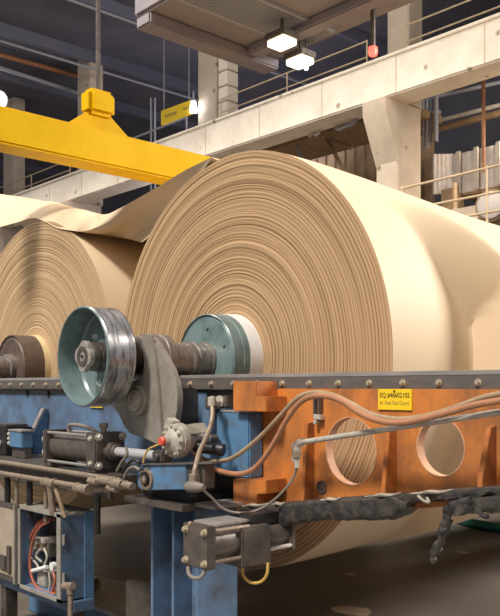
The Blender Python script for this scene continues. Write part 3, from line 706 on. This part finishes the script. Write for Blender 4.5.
# plate with holes: build outline with boolean-free approach (bridge rings cell by cell)
holes = [(-2.572, EYE-.296, .155), (-2.066, EYE-.252, .120), (-1.56, EYE-.215, .095)]
cells = [(-3.32, -2.82, None), (-2.82, -2.31, 0), (-2.31, -1.807, 1), (-1.807, -1.30, 2), (-1.30, -.95, None)]
TH = .045
def add_cell(bm, x0, x1, hole):
    zt0 = EYE-.008
    if hole is None:
        for y in (Yg, Yg+TH):
            bm.faces.new([bm.verts.new(p) for p in ((x0, y, zb(x0)-.02), (x1, y, zb(x1)-.02), (x1, y, zt0), (x0, y, zt0))])
        return
    cx, cz, r = holes[hole]; n = 64
    for y in (Yg, Yg+TH):
        inn, out = [], []
        for i in range(n):
            a = 2*math.pi*i/n+math.pi/4; dx, dz = math.cos(a), math.sin(a)
            inn.append(bm.verts.new((cx+r*dx, y, cz+r*dz)))
            # ray to quad boundary
            s = 1e9
            if dx > 1e-9: s = min(s, (x1-cx)/dx)
            if dx < -1e-9: s = min(s, (x0-cx)/dx)
            if dz > 1e-9: s = min(s, (zt0-cz)/dz)
            if dz < -1e-9:
                # bottom line z = zb(x)-.02
                s2 = (cz-(EYE-.634+(cx+3.19)*.155))/(.155*dx-dz); 
                if s2 > 0: s = min(s, s2)
            out.append(bm.verts.new((cx+s*dx, y, cz+s*dz)))
        for i in range(n):
            j = (i+1) % n; bm.faces.new((inn[i], inn[j], out[j], out[i]))
        # corners
        for (X_, Z_) in ((x0, zb(x0)-.02), (x1, zb(x1)-.02), (x1, zt0), (x0, zt0)):
            aa = math.atan2(Z_-cz, X_-cx); k = int(((aa-math.pi/4) % (2*math.pi))/(2*math.pi/n))
            bm.faces.new((out[k], out[(k+1) % n], bm.verts.new((X_, y, Z_))))
for c_ in cells: add_cell(me_o, *c_)
bmesh.ops.remove_doubles(me_o, verts=me_o.verts[:], dist=.0002)
for f in me_o.faces:
    f.normal_update()
    if (f.calc_center_median().y < Yg+.01) == (f.normal.y > 0): f.normal_flip()
m = MB(); m.merge(me_o)
m.box((-3.32, Yg+.002, EYE-.02), (-.95, Yg+TH-.002, EYE-.0085))
m.build('panel', M['orange'], t)
for (cx, cz, r) in holes:
    MB().lathe((cx, Yg-.002, cz), (0, 1, 0), [(0, r-.001), (0, r+.004), (.002, r+.004), (TH+.002, r+.004), (TH+.002, r-.001), (0, r-.001)], 64).build('hole_rim', M['hole'], t)
for X, d0, d1 in ((-2.82, .045, .07), (-2.31, .045, .08), (-1.807, .04, .10), (-1.30, .04, .10)):
    zt1 = EYE-.165 if X < -2.5 else (EYE-.155 if X < -2 else EYE-.15)
    yz(X-.012, [(Yg+.001, zt1-EYE), (Yg-d0, zt1-EYE-.01), (Yg-d1, zb(X)+.04-EYE), (Yg-d1, zb(X)-EYE), (Yg+.001, zb(X)-EYE)], .024, 'rib', M['orange_d'], t, .002)
# bottom flange
m = MB().prism([Vector((-3.32, Yg-.10, zb(-3.32)-.03)), Vector((-.95, Yg-.10, zb(-.95)-.03)), Vector((-.95, Yg-.10, zb(-.95)-.055)), Vector((-3.32, Yg-.10, zb(-3.32)-.055))], (0, .15, 0), .002)
m.build('bottom_flange', M['orange_d'], t)
def Ls(z):
    return z
MB().pp([(233, 381), (256.5, 381), (256.5, 396.5), (266, 396.5), (266, 412), (233, 411)], 2.68, .139, .003).build('upper_clasp', M['orange'], t)
MB().pp([(233, 479), (266, 480.2), (266, 494), (257, 494.5), (256.5, 509), (233, 508.5)], 2.68, .139, .003).build('lower_clasp', M['orange'], t)
c = P(322, 487, Yg)
MB().lathe(c, (0, -1, 0), [(-.005, 0), (-.005, .031), (.006, .031), (.006, .024), (.002, .022), (.002, .012), (.006, .010), (.006, 0)], 32).build('round_boss', M['brown_hub'], t)
# dark L clips near the hose
t2 = thing('hose_clip', tuple(P(316, 424, 2.78)), 'small steel clip holding the hoses on the orange panel', 'clip')
MB().pp([(313, 397), (314.5, 397), (314.5, 418), (313, 418)], 2.79, .03).pp([(317.5, 397), (319, 397), (319, 420), (317.5, 420)], 2.79, .03).build('clip_leg', M['steel_d'], t2)
MB().pp([(313, 414), (320, 415), (320, 420), (313, 419)], 2.785, .034, .002).build('clip_plate', M['pipe'], t2)
c = P(316.5, 422, 2.80); MB().cyl((c.x, 2.785, c.z), (c.x, 2.8195, c.z), .012, 6).build('clip_nut', M['pipe'], t2)

# sign plate with lettering
t = thing('equipment_tag', tuple(P(395, 410, 2.815)), 'yellow equipment number plate on the orange guard panel', 'sign')
a = P(378.3, 389, 2.815); b = P(412, 410.5, 2.815)
MB().box((a.x, 2.812, b.z), (b.x, 2.8195, a.z), .001).build('plate', M['sign'], t)
def text(s, x, z, Y, size, mt, parent, wmax):
    cu = bpy.data.curves.new('txt', 'FONT'); cu.body = s; cu.size = size; cu.align_x = 'LEFT'; cu.extrude = .0004; cu.offset = .0
    o = bpy.data.objects.new('txt', cu); C.objects.link(o); dg = bpy.context.evaluated_depsgraph_get(); dg.update()
    me = bpy.data.meshes.new_from_object(o.evaluated_get(dg)); bpy.data.objects.remove(o)
    w_ = max(v.co.x for v in me.vertices); k = wmax/w_
    o = bpy.data.objects.new('lettering', me); C.objects.link(o); me.materials.append(mt)
    o.rotation_euler = (math.pi/2, 0, 0); o.scale = (k, 1, 1); o.parent = parent; o.location = Vector((x, Y, z))-wl(parent); return o
W_ = b.x-a.x; H_ = a.z-b.z
text('EQ #46602102', a.x+W_*.06, a.z-H_*.40, 2.8112, .030, M['ink'], t, W_*.88)
text('#1 Reel Rail Guard', a.x+W_*.06, a.z-H_*.74, 2.8112, .024, M['ink2'], t, W_*.86)
c = Vector(((a.x+b.x)/2, 2.812, a.z-H_*.10)); MB().cyl(c+Vector((0, -.004, 0)), c+Vector((0, .002, 0)), .005, 8).build('rivet', M['ink'], t)

# rubber pad along lower edge
def ragged(x0, x1, top, bot, Y0, Y1, name, mt, parent, seed, n=None, amp=.012):
    random.seed(seed); t_ = bmesh.new(); n = n or int(abs(x1-x0)/.012); rings = []
    for i in range(n+1):
        s = i/n; x = x0+(x1-x0)*s; zt_, zb_ = top(x), bot(x); ring = []
        K = 14
        e = sm(s*12)*sm((1-s)*12)*.75+.25
        for k in range(K):
            a = 2*math.pi*k/K; ca, sa = math.cos(a), math.sin(a)
            ca = math.copysign(abs(ca)**.45, ca); sa = math.copysign(abs(sa)**.45, sa)
            y = (Y0+Y1)/2+ca*(Y1-Y0)/2; z = (zt_+zb_)/2+sa*(zt_-zb_)/2*e
            v = Vector((x, y, z)); d = pnoise(v*22+Vector((seed, 0, 0)))*amp+pnoise(v*60)*amp*.6
            lowf = 1.0 if sa < -.3 else .2
            ring.append(t_.verts.new((x+d*.4, y+d*.7*lowf, z+d*lowf)))
        rings.append(ring)
    for A, B in zip(rings, rings[1:]):
        for k in range(len(A)): t_.faces.new((A[k], A[(k+1) % len(A)], B[(k+1) % len(A)], B[k]))
    t_.faces.new(rings[0][::-1]); t_.faces.new(rings[-1]); bmesh.ops.recalc_face_normals(t_, faces=t_.faces[:])
    m = MB(); m.merge(t_); return m.build(name, mt, parent)
t = thing('rubber_bumper', (-2.4, 2.74, EYE-.7), 'torn black rubber bumper strip along the orange panel foot', 'bumper')
xe = P(412, 500, 2.70).x
off = .012
ragged(-3.24, xe, lambda x: zb(x)+.016, lambda x: zb(x)-.098-.012*(x+3.24)*-1+.008*math.sin(x*9), 2.66, 2.80, 'thick_strip', M['rubber'], t, 3, amp=.009)
ragged(xe-.12, -.95, lambda x: zb(x)+.014, lambda x: zb(x)-.026, 2.67, 2.80, 'thin_strip', M['rubber'], t, 9, amp=.012)
x2 = P(456, 505, 2.68).x
ragged(x2-.03, -.95, lambda x: zb(x)-.022, lambda x: zb(x)-.085, 2.64, 2.78, 'torn_clump', M['rubber'], t, 21, amp=.026)
pts = [P(x, y, 2.66) for x, y in ((475, 500), (462, 503), (453, 508), (447, 518), (444, 530), (440.5, 540), (436, 551), (432, 562))]
m = MB().tube(pts, lambda s: (.022-.007*s)*(1+.15*math.sin(s*23+2)), 12, 8)
for v in m.bm.verts:
    d = pnoise(v.co*45)*.016; v.co += Vector((d, d*.6, d*.4))
m.build('hanging_strand', M['rubber'], t)
m = MB()
for (x0_, x1_, dz) in ((-3.2, -2.98, .018), (-2.95, -2.86, .016), (-2.62, -2.50, .017), (-2.35, -2.16, .017), (-2.1, -1.9, .014)):
    m = MB(); m.tube([Vector((x0_+(x1_-x0_)*s, 2.668+.01*math.sin(s*9), zb(x0_+(x1_-x0_)*s)+dz-.004+.004*math.sin(s*14))) for s in (0, .25, .5, .75, 1)], lambda s: .003+.006*math.sin(math.pi*min(1, max(0, s))), 6, 3)
    m.build('scuffed_edge', M['tape'], t)
m = MB().tube([P(418, 496, 2.66), P(424, 501, 2.65), P(429, 502, 2.645), P(427, 498, 2.66)], .006, 6); m.build('curled_tear', M['tape'], t)
m = MB().tube([P(478, 509, 2.65), P(482, 515, 2.63), P(488, 517, 2.62)], .009, 6); m.build('curled_tear', M['rubber'], t)

# ------------------------------------------------------------------ pipe across guard
t = thing('silver_pipe', tuple(P(298, 466, 2.64)), 'straight galvanised pipe rising across the orange panel', 'pipe')
MB().cyl(P(300, 442.5, 2.66), P(520, 409, 2.62), .0125, 16).build('pipe_run', M['pipe'], t)
MB().tube([P(303, 442, 2.66), P(299, 443, 2.66), P(297.3, 446, 2.66), P(297, 452, 2.66)], .019, 14).build('elbow', M['pipe'], t)
MB().cyl(P(297, 458, 2.66), P(297, 450, 2.66), .021, 6).build('union_nut', M['pipe_b'], t)
MB().cyl(P(297, 468, 2.66), P(297, 458, 2.66), .013, 12).build('adapter', M['pipe'], t)
MB().pp([(291.5, 444), (294, 443), (294, 462), (291.5, 462)], 2.655, .03, .002).build('end_tab', M['pipe'], t)

# ------------------------------------------------------------------ hoses
def hose(name, pix, Y, r, mt, label, cat='hose'):
    Ys = Y if isinstance(Y, list) else [Y]*len(pix)
    return tag(MB().tube([P(x, y, yy) for (x, y), yy in zip(pix, Ys)], r, 10, 8).build(name, mt), label, cat)
hose('air_hose', [(197, 452), (204, 459), (218, 461), (232, 458), (247, 448), (263, 434), (280, 416), (293, 402), (303, 395), (316, 392.5), (332, 395), (350, 403), (368, 413), (390, 418.5), (415, 418), (440, 412.5), (465, 404), (485, 397), (510, 392)], 2.60, .011, M['hose_t'], 'tan hose looping over the orange panel, upper of two')
hose('air_hose', [(192, 452), (205, 464), (220, 471), (238, 474), (252, 470), (264, 458), (275, 441), (286, 421), (298, 404.5), (310, 397), (325, 396), (342, 401), (360, 413), (380, 421), (402, 422.5), (425, 418.5), (450, 412), (475, 405), (510, 399)], 2.575, .013, M['hose_c'], 'reddish copper hose looping over the orange panel, lower of two')
hose('air_hose', [(202, 489), (212, 498), (224, 509), (240, 513), (257, 510.5), (274, 500), (287, 487), (294, 476), (297, 467)], [2.40, 2.45, 2.50, 2.55, 2.58, 2.62, 2.64, 2.66, 2.66], .0065, M['hose_g'], 'thin grey hose drooping to the silver pipe fitting')
t = thing('conduit_hose', tuple(P(194, 485, 2.38)), 'ribbed grey conduit hose hanging down behind the white valve', 'hose')
MB().tube([P(212, 404, 2.62), P(212.5, 415, 2.60), P(210, 428, 2.56), P(205, 440, 2.50), P(199.5, 452, 2.44), P(196, 465, 2.38), P(193.5, 476, 2.36)], .0125, 12, 8).build('hose_body', M['pipe_b'], t)
MB().cyl(P(193.5, 484, 2.36), P(193.5, 474, 2.36), .022, 14).cyl(P(193.5, 486, 2.36), P(193.5, 481, 2.36), .026, 6).build('ferrule', M['pipe_b'], t)
t = thing('wall_fitting', tuple(P(214, 409, 2.66)), 'small bolted pipe fitting on the girder above the hose', 'fitting')
a = P(206, 396, 2.74); MB().pp([(205, 397), (227, 395.5), (227, 407), (205, 409)], 2.735, .10, .004).build('backplate', M['steel_d'], t)
bolts('fitting_bolt', M['pipe'], t, [P(220, 401.5, 2.735)], (0, -1, 0), .022, .03)
MB().cyl(P(212, 406, 2.62), P(212, 397, 2.62), .022, 14).cyl(P(212, 399, 2.62), P(212, 399, 2.735), .016, 12).build('elbow', M['pipe'], t)
t = thing('cable_gland', tuple(P(194, 492, 2.36)), 'dark bulbous cable connector below the conduit hose', 'connector')
MB().lathe(P(204, 487.5, 2.35), P(184, 486.5, 2.35)-P(204, 487.5, 2.35), [(0, 0), (0, .012), (.02, .02), (.06, .026), (.12, .026), (.135, .018), (.145, .0)], 20).build('connector_body', M['hose_g'], t)
MB().cyl(P(193.5, 490, 2.36), P(193.5, 484, 2.36), .014, 12).build('stem', M['pipe_b'], t)
hose('valve_cable', [(143, 463), (145, 455), (149, 449), (155, 446), (160, 444)], 2.36, .005, M['hose_y'], 'thin yellow wire curling up to the red valve cap', 'wire')
for k, pts in enumerate([[(117, 471), (122, 462), (127, 455), (126, 447)], [(122, 473), (129, 463), (134, 460), (140, 463)], [(124, 478), (128, 470), (134, 467), (140, 470)]]):
    hose('thin_hose', pts, 2.36, .008, M['hose_g'] if k != 1 else M['black'], ['thin grey hose curling up beside the piston rod', 'black hose bending into the blue link arm', 'thin grey hose below the piston rod, nearest the pivot'][k])
# pipe fittings cluster left of pivot
t = thing('pipe_union', tuple(P(120, 487, 2.29)), 'cluster of dusty pipe unions left of the link arm pivot', 'fitting')
for (x, y, l, r) in ((108, 480, .12, .022), (121, 483, .10, .026), (132, 485, .08, .02), (116, 488, .08, .018), (97, 481, .08, .019)):
    c = P(x, y, 2.29); MB().cyl((c.x-l/2, 2.27, c.z), (c.x+l/2, 2.27, c.z-.003), r, 14).cyl((c.x-l/2, 2.27, c.z), (c.x-l/2+.02, 2.27, c.z), r*1.2, 6).build('union', M['pipe_b'], t)

# ------------------------------------------------------------------ round diaphragm valve
c = P(176, 440.5, 2.44)
t = thing('diaphragm_valve', (c.x, c.y, c.z-.09), 'round bolted pale metal valve with a red cap', 'valve')
MB().lathe(c, (0, -1, 0), [(-.03, 0), (-.03, .088), (.0, .09), (.004, .09), (.004, .085), (.02, .083), (.03, .06), (.045, .045), (.05, .03), (.075, .026), (.075, 0)], 40).build('dome', M['valve'], t)
MB().lathe(c, (0, -1, 0), [(.07, 0), (.07, .021), (.074, .023), (.090, .023), (.095, .018), (.095, 0)], 24).build('red_cap', M['redcap'], t)
bolts('flange_bolt', M['valve'], t, [c+Vector((.073*math.cos(a), -.018, .073*math.sin(a))) for a in [2*math.pi*k/12 for k in range(12)]], (0, -1, 0), .009, .018)
MB().lathe(c, (0, 1, 0), [(.02, 0), (.02, .07), (.07, .06), (.12, .035), (.2, .03), (.2, 0)], 28).build('valve_body', M['valve'], t)
MB().prism([c+Vector((-.03, .03, .07)), c+Vector((.10, .05, .09)), c+Vector((.13, .07, .04)), c+Vector((.05, .05, .03))], (0, .05, 0), .003).prism([c+Vector((-.09, -.02, .06)), c+Vector((-.05, -.02, .115)), c+Vector((.0, -.02, .095)), c+Vector((-.03, -.02, .05))], (0, .05, 0), .003).build('bracket', M['valve'], t)
MB().cyl(c+Vector((.02, .10, -.03)), c+Vector((.16, .18, -.05)), .032, 18).build('rear_cylinder', M['black'], t)
MB().cyl(c+Vector((0, .15, 0)), Vector((c.x, 2.70, c.z)), .02, 12).build('mounting_stud', M['steel_d'], t)

# ------------------------------------------------------------------ lower air cylinder (runs away from the camera)
xc, zc = -2.93, EYE-.702
t = thing('air_cylinder', (xc, 2.45, zc-.1), 'dark square ended air cylinder slung under the orange clasps', 'air cylinder')
MB().box((xc-.095, 2.20, zc-.095), (xc+.09, 2.245, zc+.095), .005).build('end_plate', M['steel_d'], t)
bolts('plate_bolt', M['bolt'], t, [Vector((xc+a*.068, 2.20, zc+b*.068)) for a in (-1, 1) for b in (-1, 1)], (0, -1, 0), .012, .018)
MB().cyl((xc, 2.24, zc), (xc, 2.45, zc), .074, 36).build('barrel', M['steel_d'], t)
for a in (-1, 1):
    for b in (-1, 1): MB().cyl((xc+a*.068, 2.24, zc+b*.068), (xc+a*.068, 2.45, zc+b*.068), .009, 10).build('tie_rod', M['pipe_b'], t)
MB().box((xc-.09, 2.40, zc-.115), (xc+.09, 2.57, zc+.065), .006).build('centre_block', M['steel_d'], t)
MB().cyl((xc, 2.56, zc), (xc, 2.72, zc), .062, 32).build('rear_barrel', M['steel_d'], t)
MB().box((xc-.075, 2.715, zc-.075), (xc+.075, 2.74, zc+.075), .004).build('rear_plate', M['steel_d'], t)
MB().cyl((xc+.065, 2.56, zc-.055), (xc+.065, 2.72, zc-.055), .010, 10).build('rear_tie_rod', M['pipe'], t)
MB().box((xc-.15, 2.30, zc+.074), (xc+.02, 2.50, zc+.088), .003).build('mounting_plate', M['cap'], t)
MB().box((xc-.06, 2.50, zc+.06), (xc+.04, 2.66, zc+.11), .003).build('mounting_lug', M['black'], t)
MB().tube([P(188, 566, 2.21), P(189, 574, 2.19), P(194, 578, 2.18), P(201, 577, 2.19), P(206, 569, 2.21)], .009, 10).build('lower_loop', M['hose_g'], t)
MB().tube([P(188, 531, 2.21), P(189, 525, 2.2), P(191, 522, 2.21)], .007, 8).build('top_wire', M['hose_t'], t)
hose('drain_hose', [(243, 562), (243, 574), (248, 581), (255, 583), (262, 581), (267, 574), (268, 563)], 2.47, .007, M['hose_y'], 'yellow hose loop hanging under the lower air cylinder')

# ------------------------------------------------------------------ control cabinet
x0, x1, y0, y1, z0, z1 = -4.865, -4.33, 2.30, 2.505, EYE-1.235, EYE-.728
t = thing('control_cabinet', ((x0+x1)/2, 2.4, z0), 'blue control cabinet with its front open, red hoses inside', 'cabinet')
w_ = .012
MB().box((x1-w_, y0, z0), (x1, y1, z1), .002).box((x0, y0, z0), (x0+w_, y1, z1), .002).box((x0, y0, z0), (x1, y1, z0+w_), .002).build('cabinet_sides', M['blue'], t)
MB().box((x0, y0-.004, z1-w_), (x1+.006, y1+.004, z1+.004), .002).build('cabinet_top', M['cab_edge'], t)
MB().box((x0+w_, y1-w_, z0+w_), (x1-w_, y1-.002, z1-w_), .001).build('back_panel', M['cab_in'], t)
m = MB()
for a, b in (((x0, z0), (x0+.022, z1)), ((x1-.045, z0), (x1, z1)), ((x0, z1-.02), (x1, z1)), ((x0, z0), (x1, z0+.022))):
    m.box((a[0], y0-.006, a[1]), (b[0], y0+.004, b[1]), .001)
m.build('front_lip', M['cab_edge'], t)
for zz in (z0+.14, z0+.36): MB().cyl((x1+.002, y0+.015, zz-.03), (x1+.002, y0+.015, zz+.03), .009, 10).build('hinge', M['cab_edge'], t)
MB().box((x1-.001, y1-.06, z0), (x1+.008, y1, z1), .001).build('side_seam', M['blue2'], t)
# door swung fully open
xd0, xd1 = x0-.56, x0-.006
d = thing('x', (0, 0, 0), None, None); bpy.data.objects.remove(d)
dd = MB().box((xd0, y0+.0, z0+.01), (xd1, y0+.025, z1-.005), .003).build('cabinet_door', M['steel_d'], t)
MB().box((xd0+.03, y0-.006, z0+.05), (xd1-.06, y0-.0005, z1-.04), .001).build('inner_panel', M['cab_tan'], dd)
MB().box((xd1-.05, y0-.012, z0+.01), (xd1-.03, y0, z1-.005), .002).build('door_lip', M['cab_edge'], dd)
MB().box((xd1-.13, y0-.02, z0+.07), (xd1-.08, y0-.005, z0+.24), .003).box((xd1-.24, y0-.02, z0+.08), (xd1-.15, y0-.005, z0+.17), .003).build('relay', M['steel_d'], dd)
def chose(name, pix, Y, r, label):
    return tag(MB().tube([P(x, y, Y) for x, y in pix], r, 8, 6).build(name, M['hose_r']), label, 'hose', None)
for k, (pix, Y) in enumerate([([(52, 519), (42, 521), (33, 532), (27, 550), (26, 568), (30, 583), (40, 591), (52, 593), (58, 589)], 2.37),
                              ([(50, 521), (40, 527), (33, 540), (30, 558), (31, 574), (36, 586), (46, 592), (56, 594)], 2.35),
                              ([(56, 520), (46, 518), (36, 524), (28, 538), (24, 556), (24, 575), (28, 588)], 2.41)]):
    chose('cabinet_hose', pix, Y, .0085, ['red hose coiled in the cabinet, middle loop', 'red hose coiled in the cabinet, inner loop', 'red hose in the cabinet, outermost at the left'][k])
hose('cabinet_hose', [(53, 572), (55, 580), (53, 590), (50, 594)], 2.36, .009, M['hose_r'], 'short red hose at the lower right inside the cabinet')
c = P(38, 547, 2.40)
t = thing('valve_manifold', (c.x, c.y, c.z-.1), 'cluster of metal pneumatic valves mounted inside the cabinet', 'valve manifold')
random.seed(5)
def vb(name, x, y, sx, sz, mt, Y=2.38, dp=.05): c = P(x, y, Y); MB().box((c.x-sx, Y, c.z-sz), (c.x+sx, Y+dp, c.z+sz), .006).build(name, mt, t)
vb('valve_block', 38, 545, .06, .035, M['pipe_b'], 2.39, .11); vb('valve_block', 47, 550, .03, .045, M['steel_d'], 2.38, .11); vb('solenoid', 34, 541, .025, .02, M['pipe'], 2.36, .13)
vb('solenoid', 42, 541, .022, .018, M['pipe'], 2.36, .13); vb('regulator_body', 41, 579, .055, .045, M['valve'], 2.38, .11); vb('valve_block', 50, 563, .02, .03, M['black'], 2.40, .1)
c = P(32, 571, 2.36); e = P(47, 567, 2.36); MB().cyl(c, e, .013, 14).build('white_cylinder', M['white'], t)
c = P(53, 566, 2.36); MB().lathe(c, (0, -1, 0), [(-.12, 0), (-.12, .01), (-.01, .018), (-.01, .024), (.012, .024), (.012, 0)], 18).build('gauge', M['white'], t)
for pts in ([(34, 548), (31, 557), (36, 563), (40, 570)], [(44, 548), (47, 557), (44, 566)], [(40, 549), (36, 556), (42, 562)], [(49, 572), (50, 583), (49, 590)]):
    MB().tube([P(x, y, 2.37) for x, y in pts], .007, 8).build('tubing', M['pipe'], t)
# support frame of the cabinet, seen below it
t = thing('cabinet_stand', (-4.7, 2.45, 0), 'dark steel stand carrying the blue control cabinet', 'stand')
MB().box((-5.4, 2.36, EYE-1.30), (-4.30, 2.50, z0-.001), .004).build('cross_beam', M['blue'], t)
for x in (-4.42, -5.3): MB().box((x, 2.38, 0), (x+.08, 2.46, EYE-1.30), .003).build('leg', M['steel_d'], t)
t = thing('drain_pipe', tuple(P(70, 640, 2.2)), 'short grey pipe with elbow at the lower right cabinet corner', 'pipe')
MB().cyl(P(70.5, 660, 2.2), P(70.5, 587, 2.2), .014, 12).build('riser', M['pipe_b'], t)
MB().cyl(P(64, 586, 2.2), P(73, 586, 2.2), .021, 12).cyl(P(70.5, 594, 2.2), P(70.5, 584, 2.2), .021, 12).build('elbow', M['pipe_b'], t)

# low clutter at left foot
t = thing('base_beam', (-4.85, 2.95, 0), 'blue steel base beam on the floor between cabinet and leg', 'beam')
MB().box((-5.6, 2.72, .0), (-4.42, 3.12, .19), .006).build('beam_body', M['blue2'], t)
MB().box((-5.62, 2.70, .19), (-4.40, 3.14, .215), .004).build('top_plate', M['cab_edge'], t)
tag(MB().box((-4.33, 2.72, 0), (-3.9, 3.0, .43), .01).build('base_block', M['steel_d']), 'dark grey steel block beside the foot of the blue leg', 'block')
o = MB().lathe((-5.15, 2.80, .275), (1, .25, 0), [(0, .05), (0, .06), (.25, .055), (.25, .045), (0, .05)], 24).build('paper_curl', M['scrap']); tag(o, 'small curled scrap of brown paper on the blue base beam', 'paper scrap')
tag(MB().box((-6.6, 2.1, 0), (-4.2, 2.34, .12), .01).build('floor_channel', M['steel_d']), 'grimy steel channel lying under the control cabinet', 'channel')
c = P(310, 616, 2.6)
# scraps on the floor
def onfloor(px, py):
    f = EYE*825/(py-387); r = (px-300)/825*f
    return Vector((.6963*r-.7180*f, .7180*r+.6963*f, 0))
for k, (px, py, s, lb) in enumerate([(351, 575, .05, 'small pale paper scrap on the floor under the big roll'), (352, 612, .16, 'torn cardboard piece on the floor at the bottom edge'), (463, 553, .07, 'pale paper scrap on the floor at the right under the roll')]):
    p = onfloor(px, py); random.seed(k+40)
    pts = [p+Vector((s*random.uniform(.7, 1.2)*math.cos(a), s*random.uniform(.5, 1)*math.sin(a), .001)) for a in [2*math.pi*i/9 for i in range(9)]]
    tag(MB().prism(pts, (0, 0, .006)).build('floor_scrap', M['scrap']), lb, 'paper scrap')
p = onfloor(495, 533)
tag(MB().tube([p+Vector((-.9, .35, .05)), p+Vector((-.3, .1, .05)), p+Vector((.5, .15, .05)), p+Vector((1.6, .7, .05))], .05, 12).build('green_floor_pipe', M['greenp']), 'green pipe lying on the floor behind the rubber bumper', 'pipe')
